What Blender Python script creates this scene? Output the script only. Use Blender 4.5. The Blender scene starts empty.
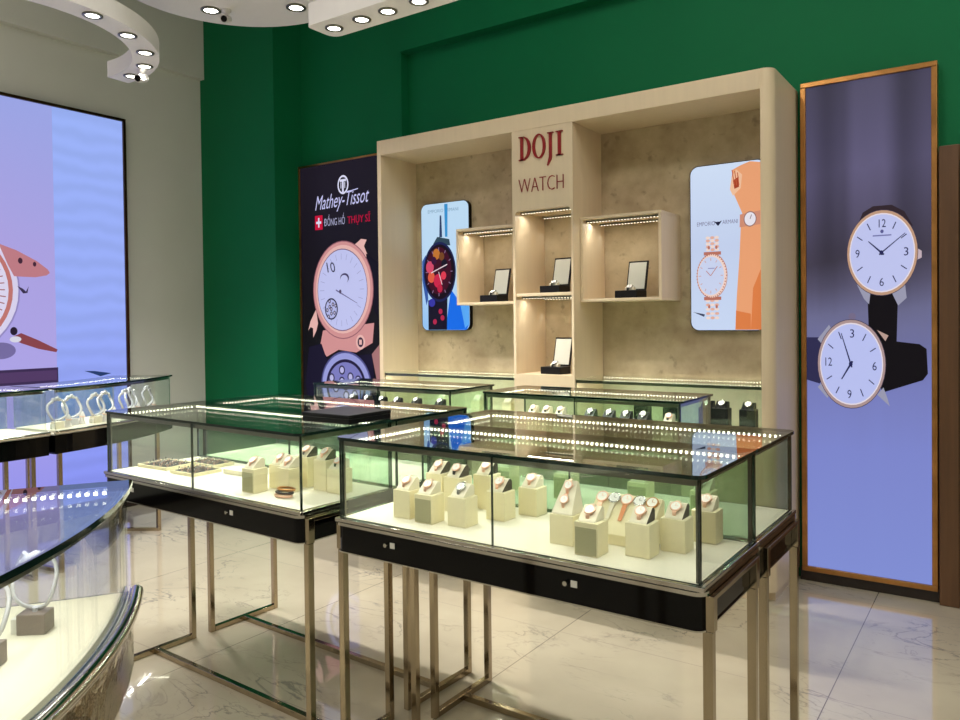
import bpy, math, random
from mathutils import Vector, Matrix
random.seed(7)
S = bpy.context.scene
COL = S.collection
PI = math.pi
S.view_settings.view_transform = 'Standard'
S.view_settings.look = 'None'
S.view_settings.exposure = 0.0
S.view_settings.gamma = 1.0
S.view_settings.use_curve_mapping = False
try:
    S.cycles.transparent_max_bounces = 40
    S.cycles.max_bounces = 12
    S.cycles.glossy_bounces = 6
    S.cycles.sample_clamp_indirect = 6
except Exception:
    pass

# ------------------------------------------------------------------ materials
def lin(c):
    o = []
    for v in c[:3]:
        v = v / 255.0
        o.append(v / 12.92 if v <= 0.04045 else ((v + 0.055) / 1.055) ** 2.4)
    return (*o, 1.0)

MATS = {}
def mat(name, rgb, rough=0.5, metal=0.0, emit=0.0, ergb=None, vary=0.06, scale=12.0, bump=0.0, coat=0.0, stretch=None):
    if name in MATS: return MATS[name]
    m = bpy.data.materials.new(name); m.use_nodes = True
    nt = m.node_tree; b = nt.nodes['Principled BSDF']
    base = lin(rgb)
    b.inputs['Base Color'].default_value = base
    b.inputs['Roughness'].default_value = rough
    b.inputs['Metallic'].default_value = metal
    if coat: b.inputs['Coat Weight'].default_value = coat
    if vary or bump:
        tc = nt.nodes.new('ShaderNodeTexCoord'); mp = nt.nodes.new('ShaderNodeMapping')
        if stretch: mp.inputs['Scale'].default_value = stretch
        no = nt.nodes.new('ShaderNodeTexNoise'); no.inputs['Scale'].default_value = scale
        no.inputs['Detail'].default_value = 4
        nt.links.new(tc.outputs['Object'], mp.inputs['Vector']); nt.links.new(mp.outputs['Vector'], no.inputs['Vector'])
        cr = nt.nodes.new('ShaderNodeValToRGB')
        cr.color_ramp.elements[0].position = .25; cr.color_ramp.elements[1].position = .75
        cr.color_ramp.elements[0].color = [max(0, v * (1 - vary)) for v in base[:3]] + [1]
        cr.color_ramp.elements[1].color = [min(1, v * (1 + vary)) for v in base[:3]] + [1]
        nt.links.new(no.outputs['Fac'], cr.inputs['Fac']); nt.links.new(cr.outputs['Color'], b.inputs['Base Color'])
        if bump:
            bp = nt.nodes.new('ShaderNodeBump'); bp.inputs['Strength'].default_value = bump; bp.inputs['Distance'].default_value = .01
            nt.links.new(no.outputs['Fac'], bp.inputs['Height']); nt.links.new(bp.outputs['Normal'], b.inputs['Normal'])
    if emit:
        b.inputs['Emission Color'].default_value = lin(ergb or rgb)
        b.inputs['Emission Strength'].default_value = emit
    MATS[name] = m
    return m

def ink(rgb, k=0.86):
    """backlit print ink: the lamp box behind it makes it glow"""
    n = 'backlit_ink_%02x%02x%02x' % tuple(int(v) for v in rgb)
    if n in MATS: return MATS[n]
    m = bpy.data.materials.new(n); m.use_nodes = True
    b = m.node_tree.nodes['Principled BSDF']
    l = lin(rgb)
    b.inputs['Base Color'].default_value = (l[0] * .12, l[1] * .12, l[2] * .12, 1)
    b.inputs['Roughness'].default_value = .45
    b.inputs['Specular IOR Level'].default_value = .1
    b.inputs['Emission Color'].default_value = l
    b.inputs['Emission Strength'].default_value = k
    MATS[n] = m
    return m

def grad_ink(name, stops, noise=0.0, nscale=3.0, axis=2, nstretch=(1, 1, 1), k=.92, wave=None, folds=None):
    if name in MATS: return MATS[name]
    m = bpy.data.materials.new(name); m.use_nodes = True
    nt = m.node_tree; b = nt.nodes['Principled BSDF']
    tc = nt.nodes.new('ShaderNodeTexCoord'); sp = nt.nodes.new('ShaderNodeSeparateXYZ')
    nt.links.new(tc.outputs['Generated'], sp.inputs[0])
    mp = nt.nodes.new('ShaderNodeMapping'); mp.inputs['Scale'].default_value = nstretch
    nt.links.new(tc.outputs['Generated'], mp.inputs['Vector'])
    no = nt.nodes.new('ShaderNodeTexNoise'); no.inputs['Scale'].default_value = nscale
    nt.links.new(mp.outputs['Vector'], no.inputs['Vector'])
    sub = nt.nodes.new('ShaderNodeMath'); sub.operation = 'MULTIPLY_ADD'
    sub.inputs[1].default_value = noise; 
    nt.links.new(no.outputs['Fac'], sub.inputs[0])
    ad = nt.nodes.new('ShaderNodeMath'); ad.operation = 'SUBTRACT'; ad.inputs[1].default_value = noise * .5
    nt.links.new(sp.outputs[axis], sub.inputs[2]); nt.links.new(sub.outputs[0], ad.inputs[0])
    cr = nt.nodes.new('ShaderNodeValToRGB')
    els = cr.color_ramp.elements
    els[0].position = stops[0][0]; els[0].color = lin(stops[0][1])
    els[1].position = stops[-1][0]; els[1].color = lin(stops[-1][1])
    for p, c in stops[1:-1]:
        e = els.new(p); e.color = lin(c)
    nt.links.new(ad.outputs[0], cr.inputs['Fac'])
    out = cr.outputs['Color']
    if wave:
        wv = nt.nodes.new('ShaderNodeTexWave'); wv.bands_direction = 'Z'
        wv.inputs['Scale'].default_value = wave; wv.inputs['Distortion'].default_value = 3.5; wv.inputs['Detail Scale'].default_value = 1.3
        nt.links.new(tc.outputs['Object'], wv.inputs['Vector'])
        mx = nt.nodes.new('ShaderNodeMix'); mx.data_type = 'RGBA'; mx.blend_type = 'MULTIPLY'
        mr = nt.nodes.new('ShaderNodeMapRange'); mr.inputs['To Min'].default_value = .93; mr.inputs['To Max'].default_value = 1.02
        nt.links.new(wv.outputs['Fac'], mr.inputs['Value'])
        mx.inputs[0].default_value = 1
        nt.links.new(out, mx.inputs[6]); nt.links.new(mr.outputs[0], mx.inputs[7]); out = mx.outputs[2]
    if folds:   # soft vertical folds of the pictured backdrop, only in its upper half
        r2 = nt.nodes.new('ShaderNodeValToRGB'); r2.color_ramp.interpolation = 'EASE'
        e2 = r2.color_ramp.elements; e2[0].position = folds[0][0]; e2[0].color = (folds[0][1],) * 3 + (1,); e2[1].position = folds[-1][0]; e2[1].color = (folds[-1][1],) * 3 + (1,)
        for p_, c_ in folds[1:-1]:
            q_ = e2.new(p_); q_.color = (c_,) * 3 + (1,)
        nt.links.new(sp.outputs[0], r2.inputs['Fac'])
        m2 = nt.nodes.new('ShaderNodeMapRange'); m2.inputs['From Min'].default_value = .5; m2.inputs['From Max'].default_value = .66; nt.links.new(sp.outputs[2], m2.inputs['Value'])
        mx = nt.nodes.new('ShaderNodeMix'); mx.data_type = 'RGBA'; mx.blend_type = 'MULTIPLY'
        nt.links.new(m2.outputs[0], mx.inputs[0]); nt.links.new(out, mx.inputs[6]); nt.links.new(r2.outputs['Color'], mx.inputs[7]); out = mx.outputs[2]
    nt.links.new(out, b.inputs['Emission Color'])
    b.inputs['Emission Strength'].default_value = k
    b.inputs['Base Color'].default_value = (.012, .012, .012, 1)
    b.inputs['Roughness'].default_value = .45; b.inputs['Specular IOR Level'].default_value = .1
    MATS[name] = m
    return m

def glass_mat(name, tint, ior=1.5, refl=(1, 1, 1, 1)):
    if name in MATS: return MATS[name]
    m = bpy.data.materials.new(name); m.use_nodes = True
    nt = m.node_tree; nt.nodes.clear()
    out = nt.nodes.new('ShaderNodeOutputMaterial'); mix = nt.nodes.new('ShaderNodeMixShader')
    tr = nt.nodes.new('ShaderNodeBsdfTransparent'); gl = nt.nodes.new('ShaderNodeBsdfGlossy')
    fr = nt.nodes.new('ShaderNodeFresnel'); geo = nt.nodes.new('ShaderNodeNewGeometry')
    mr = nt.nodes.new('ShaderNodeMapRange')
    mr.inputs['To Min'].default_value = ior; mr.inputs['To Max'].default_value = 1 / ior
    nt.links.new(geo.outputs['Backfacing'], mr.inputs['Value']); nt.links.new(mr.outputs[0], fr.inputs['IOR'])
    tr.inputs['Color'].default_value = (*tint, 1); gl.inputs['Roughness'].default_value = 0.0
    gl.inputs['Color'].default_value = refl
    nt.links.new(fr.outputs[0], mix.inputs[0]); nt.links.new(tr.outputs[0], mix.inputs[1]); nt.links.new(gl.outputs[0], mix.inputs[2])
    nt.links.new(mix.outputs[0], out.inputs[0])
    MATS[name] = m
    return m

def marble_mat():
    m = bpy.data.materials.new('marble_floor_tile'); m.use_nodes = True
    nt = m.node_tree; b = nt.nodes['Principled BSDF']; N = nt.nodes.new; L = nt.links.new
    tc = N('ShaderNodeTexCoord')
    n1 = N('ShaderNodeTexNoise'); n1.inputs['Scale'].default_value = 1.3; n1.inputs['Detail'].default_value = 5
    L(tc.outputs['Object'], n1.inputs['Vector'])
    cr0 = N('ShaderNodeValToRGB'); cr0.color_ramp.elements[0].position = .3; cr0.color_ramp.elements[1].position = .7
    cr0.color_ramp.elements[0].color = lin((182, 172, 150)); cr0.color_ramp.elements[1].color = lin((208, 198, 174))
    L(n1.outputs['Fac'], cr0.inputs['Fac'])
    def vein(scale, rot, thr, col, prev, w):
        mp = N('ShaderNodeMapping'); mp.inputs['Rotation'].default_value = (0, 0, rot); mp.inputs['Scale'].default_value = (1, 2.2, 1)
        L(tc.outputs['Object'], mp.inputs['Vector'])
        n = N('ShaderNodeTexNoise'); n.inputs['Scale'].default_value = scale; n.inputs['Detail'].default_value = 8; n.inputs['Roughness'].default_value = .55
        n.inputs['Distortion'].default_value = .7
        L(mp.outputs['Vector'], n.inputs['Vector'])
        s = N('ShaderNodeMath'); s.operation = 'SUBTRACT'; s.inputs[1].default_value = .5; L(n.outputs['Fac'], s.inputs[0])
        a = N('ShaderNodeMath'); a.operation = 'ABSOLUTE'; L(s.outputs[0], a.inputs[0])
        r = N('ShaderNodeMapRange'); r.inputs['From Min'].default_value = 0; r.inputs['From Max'].default_value = thr
        r.inputs['To Min'].default_value = w; r.inputs['To Max'].default_value = 0; L(a.outputs[0], r.inputs['Value'])
        g = N('ShaderNodeTexNoise'); g.inputs['Scale'].default_value = 1.7; L(tc.outputs['Object'], g.inputs['Vector'])
        gm = N('ShaderNodeMapRange'); gm.inputs['From Min'].default_value = .47; gm.inputs['From Max'].default_value = .6; L(g.outputs['Fac'], gm.inputs['Value'])
        mu = N('ShaderNodeMath'); mu.operation = 'MULTIPLY'; L(r.outputs[0], mu.inputs[0]); L(gm.outputs[0], mu.inputs[1])
        mx = N('ShaderNodeMix'); mx.data_type = 'RGBA'; L(mu.outputs[0], mx.inputs[0]); L(prev, mx.inputs[6]); mx.inputs[7].default_value = lin(col)
        return mx.outputs[2]
    c = vein(1.6, .6, .012, (120, 116, 112), cr0.outputs['Color'], .75)
    c = vein(3.1, -.5, .01, (140, 136, 130), c, .55)
    sp = N('ShaderNodeSeparateXYZ'); L(tc.outputs['Object'], sp.inputs[0])
    def joint(axis, off, size, prev, jc=(120, 112, 102)):
        a = N('ShaderNodeMath'); a.operation = 'ADD'; a.inputs[1].default_value = off; L(sp.outputs[axis], a.inputs[0])
        md = N('ShaderNodeMath'); md.operation = 'WRAP'; md.inputs[1].default_value = size; md.inputs[2].default_value = 0; L(a.outputs[0], md.inputs[0])
        s = N('ShaderNodeMath'); s.operation = 'LESS_THAN'; s.inputs[1].default_value = .004; L(md.outputs[0], s.inputs[0])
        mx = N('ShaderNodeMix'); mx.data_type = 'RGBA'; L(s.outputs[0], mx.inputs[0]); L(prev, mx.inputs[6]); mx.inputs[7].default_value = lin(jc)
        return mx.outputs[2]
    c = joint(0, .6, 1.2, c); c = joint(1, .35, 1.2, c, (168, 160, 146))
    L(c, b.inputs['Base Color'])
    b.inputs['Roughness'].default_value = .05
    b.inputs['Coat Weight'].default_value = .9; b.inputs['Coat Roughness'].default_value = .015
    MATS['marble'] = m
    return m

def plaster_mat():
    m = bpy.data.materials.new('mottled_concrete_plaster'); m.use_nodes = True
    nt = m.node_tree; b = nt.nodes['Principled BSDF']; N = nt.nodes.new; L = nt.links.new
    tc = N('ShaderNodeTexCoord')
    n1 = N('ShaderNodeTexNoise'); n1.inputs['Scale'].default_value = 2.6; n1.inputs['Detail'].default_value = 9; n1.inputs['Roughness'].default_value = .62
    L(tc.outputs['Object'], n1.inputs['Vector'])
    cr = N('ShaderNodeValToRGB'); e = cr.color_ramp.elements
    e[0].position = .33; e[0].color = lin((158, 138, 108)); e[1].position = .66; e[1].color = lin((206, 188, 155))
    L(n1.outputs['Fac'], cr.inputs['Fac'])
    n2 = N('ShaderNodeTexNoise'); n2.inputs['Scale'].default_value = 16; n2.inputs['Detail'].default_value = 6
    L(tc.outputs['Object'], n2.inputs['Vector'])
    mr = N('ShaderNodeMapRange'); mr.inputs['From Min'].default_value = .62; mr.inputs['From Max'].default_value = .74; mr.inputs['To Max'].default_value = .5
    L(n2.outputs['Fac'], mr.inputs['Value'])
    mx = N('ShaderNodeMix'); mx.data_type = 'RGBA'; L(mr.outputs[0], mx.inputs[0]); L(cr.outputs['Color'], mx.inputs[6]); mx.inputs[7].default_value = lin((110, 94, 72))
    L(mx.outputs[2], b.inputs['Base Color'])
    b.inputs['Roughness'].default_value = .75
    bp = N('ShaderNodeBump'); bp.inputs['Strength'].default_value = .25; bp.inputs['Distance'].default_value = .01
    L(n1.outputs['Fac'], bp.inputs['Height']); L(bp.outputs['Normal'], b.inputs['Normal'])
    return m

m_floor = marble_mat()
m_plaster = plaster_mat()
m_grey = mat('grey_wall_paint', (208, 208, 200), .75, vary=.02, scale=3)
m_green = mat('emerald_wall_paint', (4, 106, 63), .62, vary=.03, scale=3)
m_green.node_tree.nodes['Principled BSDF'].inputs['Specular IOR Level'].default_value = .2
m_white = mat('white_ceiling_paint', (228, 224, 222), .5, vary=.02)
m_ceil = mat('ceiling_paint', (170, 168, 160), .7, vary=.02)
m_beige = mat('beige_lacquer_panel', (222, 202, 170), .38, vary=.03, scale=40, stretch=(1, 1, .05))
m_black = mat('black_gloss_lacquer', (3, 3, 4), .06, vary=.1)
m_black.node_tree.nodes['Principled BSDF'].inputs['Specular IOR Level'].default_value = .2
m_chrome = mat('polished_steel', (200, 196, 188), .12, 1.0, vary=.04)
m_bronze = mat('brushed_champagne_steel', (172, 158, 134), .13, 1.0, vary=.1, scale=30, stretch=(1, 1, .1))
m_gold = mat('polished_bronze_frame', (196, 140, 82), .28, 1.0, vary=.25, scale=9)
m_darkframe = mat('dark_bronze_frame', (90, 62, 38), .35, 1.0, vary=.2)
m_deck = mat('cream_display_fabric', (226, 220, 200), .7, vary=.02, scale=60)
m_edge = mat('dark_green_glass_edge', (14, 38, 32), .08, vary=.1)
m_edge2 = mat('pale_green_glass_edge', (120, 165, 145), .1, vary=.1)
m_profile = mat('satin_aluminium_profile', (120, 120, 108), .3, .9, vary=.1)
m_led = mat('led_diode', (255, 250, 235), .4, emit=12, ergb=(255, 246, 226), vary=0)
m_led2 = mat('small_led_diode', (255, 245, 225), .4, emit=2.2, ergb=(255, 244, 220), vary=0)
m_lamp = mat('downlight_lens', (255, 255, 255), .4, emit=9, ergb=(255, 250, 240), vary=0)
m_wood = mat('walnut_door_panel', (96, 66, 42), .4, vary=.22, scale=5, stretch=(6, 6, .35))
m_base = mat('dark_baseboard_stone', (42, 32, 28), .25, vary=.2)
m_stand = mat('cream_suede_stand', (232, 222, 184), .75, vary=.03, scale=60)
m_standdk = mat('olive_suede_face', (168, 164, 128), .7, vary=.05)
m_pillow = mat('ivory_cushion', (232, 224, 200), .75, vary=.04, scale=50)
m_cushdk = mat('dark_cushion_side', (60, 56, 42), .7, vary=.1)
m_rose = mat('rose_gold', (250, 204, 180), .38, 1.0, vary=.06)
m_silver = mat('watch_steel', (205, 205, 205), .18, 1.0, vary=.04)
m_dial = mat('white_watch_dial', (250, 248, 244), .7, vary=.02)
m_leather = mat('black_leather', (22, 20, 20), .5, vary=.15, scale=60)
m_tan = mat('orange_tan_leather', (222, 142, 92), .5, vary=.1)
m_blackst = mat('black_leatherette', (16, 16, 18), .42, vary=.15, scale=60)
m_blackst.node_tree.nodes['Principled BSDF'].inputs['Specular IOR Level'].default_value = .25
m_greyst = mat('taupe_block', (118, 106, 98), .4, vary=.06)
m_trayfab = mat('charcoal_tray_lining', (46, 40, 38), .7, vary=.1)
m_card = mat('white_card', (206, 206, 194), .5, vary=.02)
m_red = mat('crimson_acrylic_letter', (142, 10, 16), .4, vary=.03)
m_crystal = mat('pearl_crystal', (196, 196, 200), .15, vary=.03, coat=.4)
m_tag = mat('paper_tag', (216, 214, 205), .5, vary=.03)
m_lightgreen = mat('pale_green_backing', (206, 204, 172), .6, vary=.03)
g_clear = glass_mat('clear_glass', (.965, .985, .97))
g_green = glass_mat('greenish_glass', (.76, .88, .79))
g_top = glass_mat('tinted_top_glass', (.91, .95, .92))

# ------------------------------------------------------------------ mesh helpers
class MB:
    def __init__(s): s.v = []; s.f = []; s.m = []; s.sm = []
    def add(s, vs, fs, mi=0, smooth=False):
        o = len(s.v); s.v += [tuple(v) for v in vs]
        for f in fs:
            s.f.append([i + o for i in f]); s.m.append(mi); s.sm.append(smooth)
    def box(s, x0, x1, y0, y1, z0, z1, mi=0, side=None):
        vs = [(x0, y0, z0), (x1, y0, z0), (x1, y1, z0), (x0, y1, z0), (x0, y0, z1), (x1, y0, z1), (x1, y1, z1), (x0, y1, z1)]
        fs = [(0, 3, 2, 1), (4, 5, 6, 7), (0, 1, 5, 4), (2, 3, 7, 6), (1, 2, 6, 5), (3, 0, 4, 7)]
        if side is None: s.add(vs, fs, mi)
        else:   # side: axis whose pair of faces takes mi, the other faces take mi+1
            pairs = {2: (0, 1), 1: (2, 3), 0: (4, 5)}[side]
            for i, f in enumerate(fs): s.add(vs, [f], mi if i in pairs else mi + 1)
        return s
    def prism(s, poly, z0, z1, mi=0, mside=None, mat4=None, smooth=False):
        n = len(poly)
        vs = [(p[0], p[1], z0) for p in poly] + [(p[0], p[1], z1) for p in poly]
        if mat4 is not None: vs = [tuple(mat4 @ Vector(v)) for v in vs]
        s.add(vs, [list(range(n))[::-1], list(range(n, 2 * n))], mi)
        s.add(vs, [(i, (i + 1) % n, n + (i + 1) % n, n + i) for i in range(n)], mi if mside is None else mside, smooth)
        return s
    def tube(s, pts, r, n=8, mi=0, closed=False, cap=True, rz=1.0):
        pts = [Vector(p) for p in pts]; rings = []
        up = Vector((0, 0, 1)); N = len(pts)
        prev = None
        for i, p in enumerate(pts):
            a = pts[(i - 1) % N] if (closed or i > 0) else p
            b = pts[(i + 1) % N] if (closed or i < N - 1) else p
            t = (b - a).normalized()
            if prev is None:
                u = t.cross(up)
                if u.length < 1e-3: u = t.cross(Vector((1, 0, 0)))
                u.normalize()
            else:
                u = (prev - t * prev.dot(t)).normalized()
            prev = u; w = t.cross(u)
            rr = r[i] if isinstance(r, (list, tuple)) else r
            rings.append([p + u * rr * math.cos(2 * PI * k / n) + w * rr * rz * math.sin(2 * PI * k / n) for k in range(n)])
        vs = [v for ring in rings for v in ring]; fs = []
        M = N if closed else N - 1
        for i in range(M):
            j = (i + 1) % N
            for k in range(n):
                fs.append((i * n + k, i * n + (k + 1) % n, j * n + (k + 1) % n, j * n + k))
        s.add(vs, fs, mi, True)
        if cap and not closed:
            s.add(vs, [list(range(n))[::-1], list(range((N - 1) * n, N * n))], mi)
        return s
    def lathe(s, prof, n=24, mi=0, mat4=None, smooth=True):
        vs = []; fs = []
        for r, z in prof:
            for k in range(n):
                v = Vector((r * math.cos(2 * PI * k / n), r * math.sin(2 * PI * k / n), z))
                vs.append(tuple(mat4 @ v if mat4 is not None else v))
        for i in range(len(prof) - 1):
            for k in range(n):
                fs.append((i * n + k, i * n + (k + 1) % n, (i + 1) * n + (k + 1) % n, (i + 1) * n + k))
        s.add(vs, fs, mi, smooth)
        if prof[0][0] > 0: s.add(vs, [list(range(n))[::-1]], mi)
        if prof[-1][0] > 0: s.add(vs, [[(len(prof) - 1) * n + k for k in range(n)]], mi)
        return s
    def build(s, name, mats, parent=None, bevel=0.0, loc=None, seg=2):
        me = bpy.data.meshes.new(name)
        me.from_pydata(s.v, [], s.f)
        if not isinstance(mats, (list, tuple)): mats = [mats]
        for m in mats: me.materials.append(m)
        me.polygons.foreach_set('material_index', s.m)
        me.polygons.foreach_set('use_smooth', s.sm)
        me.update()
        o = bpy.data.objects.new(name, me); COL.objects.link(o)
        if parent is not None: o.parent = parent
        if loc: o.location = loc
        if bevel:
            b = o.modifiers.new('bevel', 'BEVEL'); b.width = bevel; b.segments = seg; b.limit_method = 'ANGLE'; b.angle_limit = math.radians(40)
        return o

def tag(o, label=None, cat=None, group=None, kind=None):
    if label: o['label'] = label
    if cat: o['category'] = cat
    if group: o['group'] = group
    if kind: o['kind'] = kind
    return o
def thing(name, label, cat, loc=(0, 0, 0), rz=0.0, group=None):
    o = bpy.data.objects.new(name, None); COL.objects.link(o)
    o.location = loc; o.rotation_euler = (0, 0, rz); o.empty_display_size = .1
    return tag(o, label, cat, group)
def dup(root, loc, rot=(0, 0, 0), label=None, group=None, scale=None):
    def cp(o, par):
        c = o.copy(); COL.objects.link(c); c.parent = par
        for ch in list(o.children): cp(ch, c)
        return c
    r = cp(root, None)
    r.location = loc; r.rotation_euler = rot
    if scale: r.scale = (scale,) * 3
    if label: r['label'] = label
    if group: r['group'] = group
    return r
def struct(name, mb, m, **k):
    o = mb.build(name, m, **k); o['kind'] = 'structure'; return o
def arc(cx, cy, r, a0, a1, n=24):
    return [(cx + r * math.cos(math.radians(a0 + (a1 - a0) * i / n)), cy + r * math.sin(math.radians(a0 + (a1 - a0) * i / n))) for i in range(n + 1)]
def rrect(x0, x1, y0, y1, r, n=5):
    """rounded rectangle; r is one radius or four (x0y0, x1y0, x1y1, x0y1)"""
    if not isinstance(r, (list, tuple)): r = [r] * 4
    P = []
    for (cx, cy, a), rr in zip(((x0, y0, 180), (x1, y0, 270), (x1, y1, 0), (x0, y1, 90)), r):
        if rr <= 0: P.append((cx, cy)); continue
        ox = cx + (rr if cx == x0 else -rr); oy = cy + (rr if cy == y0 else -rr)
        P += arc(ox, oy, rr, a, a + 90, n)
    return P

def text_geo(txt, size=1.0, shear=0.0, space=1.0, offs=0.0):
    cu = bpy.data.curves.new('t', 'FONT'); cu.body = txt; cu.size = size; cu.offset = offs; cu.shear = shear
    cu.space_character = space; cu.align_x = 'CENTER'; cu.resolution_u = 3
    ob = bpy.data.objects.new('t', cu); COL.objects.link(ob)
    bpy.context.view_layer.update()
    dg = bpy.context.evaluated_depsgraph_get()
    me = bpy.data.meshes.new_from_object(ob.evaluated_get(dg))
    vs = [(v.co.x, v.co.y) for v in me.vertices]; fs = [list(p.vertices) for p in me.polygons]
    bpy.data.objects.remove(ob); bpy.data.curves.remove(cu); bpy.data.meshes.remove(me)
    return vs, fs

class Art:
    """flat printed artwork: coloured regions laid on one printed sheet"""
    def __init__(s, O, U, V, N):
        s.O = Vector(O); s.U = Vector(U); s.V = Vector(V); s.N = Vector(N); s.mb = MB(); s.mats = []; s.k = 0
        s.flip = s.U.cross(s.V).dot(s.N) < 0
    def mi(s, m):
        if not isinstance(m, bpy.types.Material): m = ink(m)
        if m not in s.mats: s.mats.append(m)
        return s.mats.index(m)
    def P(s, u, v): return s.O + s.U * u + s.V * v + s.N * (s.k * .0004)
    def raw(s, pts, fs, m):
        s.k += 1
        fs = [f[::-1] for f in fs] if s.flip else fs
        s.mb.add([s.P(*p) for p in pts], fs, s.mi(m))
    def poly(s, pts, m): s.raw(pts, [list(range(len(pts)))], m)
    def rect(s, u0, u1, v0, v1, m): s.poly([(u0, v0), (u1, v0), (u1, v1), (u0, v1)], m)
    def ell(s, u, v, ru, rv, m, n=40, rot=0.0):
        c, d = math.cos(rot), math.sin(rot)
        s.poly([(u + ru * math.cos(2 * PI * i / n) * c - rv * math.sin(2 * PI * i / n) * d, v + ru * math.cos(2 * PI * i / n) * d + rv * math.sin(2 * PI * i / n) * c) for i in range(n)], m)
    def line(s, a, b, w, m, w2=None):
        w2 = w if w2 is None else w2
        d = Vector((b[0] - a[0], b[1] - a[1])); n = Vector((-d.y, d.x)).normalized()
        s.poly([(a[0] + n.x * w / 2, a[1] + n.y * w / 2), (a[0] - n.x * w / 2, a[1] - n.y * w / 2), (b[0] - n.x * w2 / 2, b[1] - n.y * w2 / 2), (b[0] + n.x * w2 / 2, b[1] + n.y * w2 / 2)], m)
    def text(s, txt, u, v, size, m, shear=0, space=1.0, rot=0.0, wmax=None, bold=0.0):
        vs, fs = text_geo(txt, size, shear, space)
        if not vs: return
        w = max(p[0] for p in vs) - min(p[0] for p in vs); k = 1.0 if not wmax else wmax / w
        c, d = math.cos(rot), math.sin(rot)
        for off in ((0, 0), (bold, 0)) if bold else ((0, 0),):
            s.raw([(u + off[0] + p[0] * k * c - p[1] * d, v + p[0] * k * d + p[1] * c) for p in vs], fs, m)
    def build(s, name, parent): return s.mb.build(name, s.mats, parent)

# ------------------------------------------------------------------ camera (level with eye height 1.5 m)
F = 771.0
cam = bpy.data.cameras.new('camera'); co = bpy.data.objects.new('camera', cam); COL.objects.link(co)
cam.sensor_width = 36; cam.lens = F / 960 * 36
cam.shift_y = -(360 - 334.1) / 960
yaw, pit, rol = math.radians(34.61), math.radians(.927), math.radians(-.663)
fw = Vector((-math.sin(yaw), math.cos(yaw), 0)); rt = Vector((math.cos(yaw), math.sin(yaw), 0)); up = Vector((0, 0, 1))
f2 = fw * math.cos(pit) - up * math.sin(pit); u2 = up * math.cos(pit) + fw * math.sin(pit)
r3 = rt * math.cos(rol) + u2 * math.sin(rol); u3 = u2 * math.cos(rol) - rt * math.sin(rol)
co.matrix_world = Matrix(((r3.x, u3.x, -f2.x, 0), (r3.y, u3.y, -f2.y, 0), (r3.z, u3.z, -f2.z, 1.5), (0, 0, 0, 1)))
cam.clip_start = .02
S.camera = co

# ------------------------------------------------------------------ the room
XL, XR, YB, YF = -6.03, 4.2, -4.0, 4.72
YW, ZC = 4.641, 4.9
struct('floor', MB().box(XL - .1, XR + .1, YB - .1, YF + .1, -.1, 0), m_floor)
struct('ceiling', MB().box(XL - .1, XR + .1, YB - .1, YF + .1, ZC, ZC + .1), m_ceil)
struct('wall_left', MB().box(XL - .1, XL, YB, YF, 0, ZC), m_grey)
struct('wall_right', MB().box(XR, XR + .1, YB, YF, 0, ZC), m_grey)
struct('wall_rear', MB().box(XL - .1, XR + .1, YB - .1, YB, 0, ZC), m_grey)
struct('wall_back', MB().box(XL - .1, XR + .1, YF, YF + .1, 0, ZC), m_green)
struct('wall_back_pier', MB().box(-5.05, -3.922, YW, YF, 0, ZC), m_green)
struct('wall_corner_column', MB().box(XL, -5.05, 4.336, YF, 0, ZC), m_green)
struct('trim_1', MB().box(XL, XL + .06, YB, 4.336, 3.70, ZC), m_grey)
struct('trim_2', MB().box(-3.922, XR, 4.62, YF, 3.605, ZC), m_green)
struct('baseboard_back', MB().box(-1.0, XR, 4.66, YF, 0, .075), m_base, bevel=.004)
struct('baseboard_left', MB().box(XL, XL + .015, YB, 4.336, 0, .09), m_base)
# wooden door at the far right
dr = thing('door_1', None, None, (-.31, 4.64, 0)); dr['kind'] = 'structure'
b = MB(); b.box(0, .09, -.02, .08, 0, 2.375); b.box(1.05, 1.14, -.02, .08, 0, 2.375); b.box(.09, 1.05, -.02, .08, 2.285, 2.375)
b.box(.10, .125, -.035, .08, 0, 2.27); b.build('door_frame', m_wood, dr, bevel=.005)
b = MB(); b.box(.125, 1.05, .01, .05, .01, 2.27)
for z0, z1 in ((.2, 1.0), (1.1, 2.1)):
    for x0, x1 in ((.2, .57), (.63, 1.0)): b.box(x0, x1, -.004, .012, z0, z1)
b.build('door_leaf', m_wood, dr, bevel=.004)
b = MB(); b.tube([(.98, -.0, 1.05), (.98, -.05, 1.05), (.9, -.05, 1.05)], .009); b.build('door_handle', m_gold, dr)

# ------------------------------------------------------------------ ceiling fixtures
def spot(loc, e, deg=100, blend=.6, size=.04, col=(1, .96, .90), rot=(0, 0, 0)):
    l = bpy.data.lights.new('downlight_lamp', 'SPOT'); l.energy = e; l.spot_size = math.radians(deg); l.spot_blend = blend
    l.shadow_soft_size = size; l.color = col
    o = bpy.data.objects.new('downlight_lamp', l); COL.objects.link(o); o.location = loc; o.rotation_euler = rot; return o
dl_proto = thing('ceiling_downlight', 'x', 'ceiling light', (0, 0, -50))
b = MB(); b.lathe([(.034, -.001), (.05, -.001), (.05, -.006), (.036, -.008), (.034, -.001)], 24); b.build('bezel', m_profile, dl_proto)
b = MB(); b.lathe([(.035, -.003), (.0, -.003)], 24); b.build('lens', m_lamp, dl_proto)
used = [False]
def downlight(x, y, z, label, group=None, e=44, s=1.0):
    if not used[0]:
        o = dl_proto; o.location = (x, y, z); o['label'] = label; used[0] = True
        if s != 1: o.scale = (s,) * 3
    else:
        o = dup(dl_proto, (x, y, z), label=label, scale=s)
    if group: o['group'] = group
    spot((x, y, z - .02), e)
    return o
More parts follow.
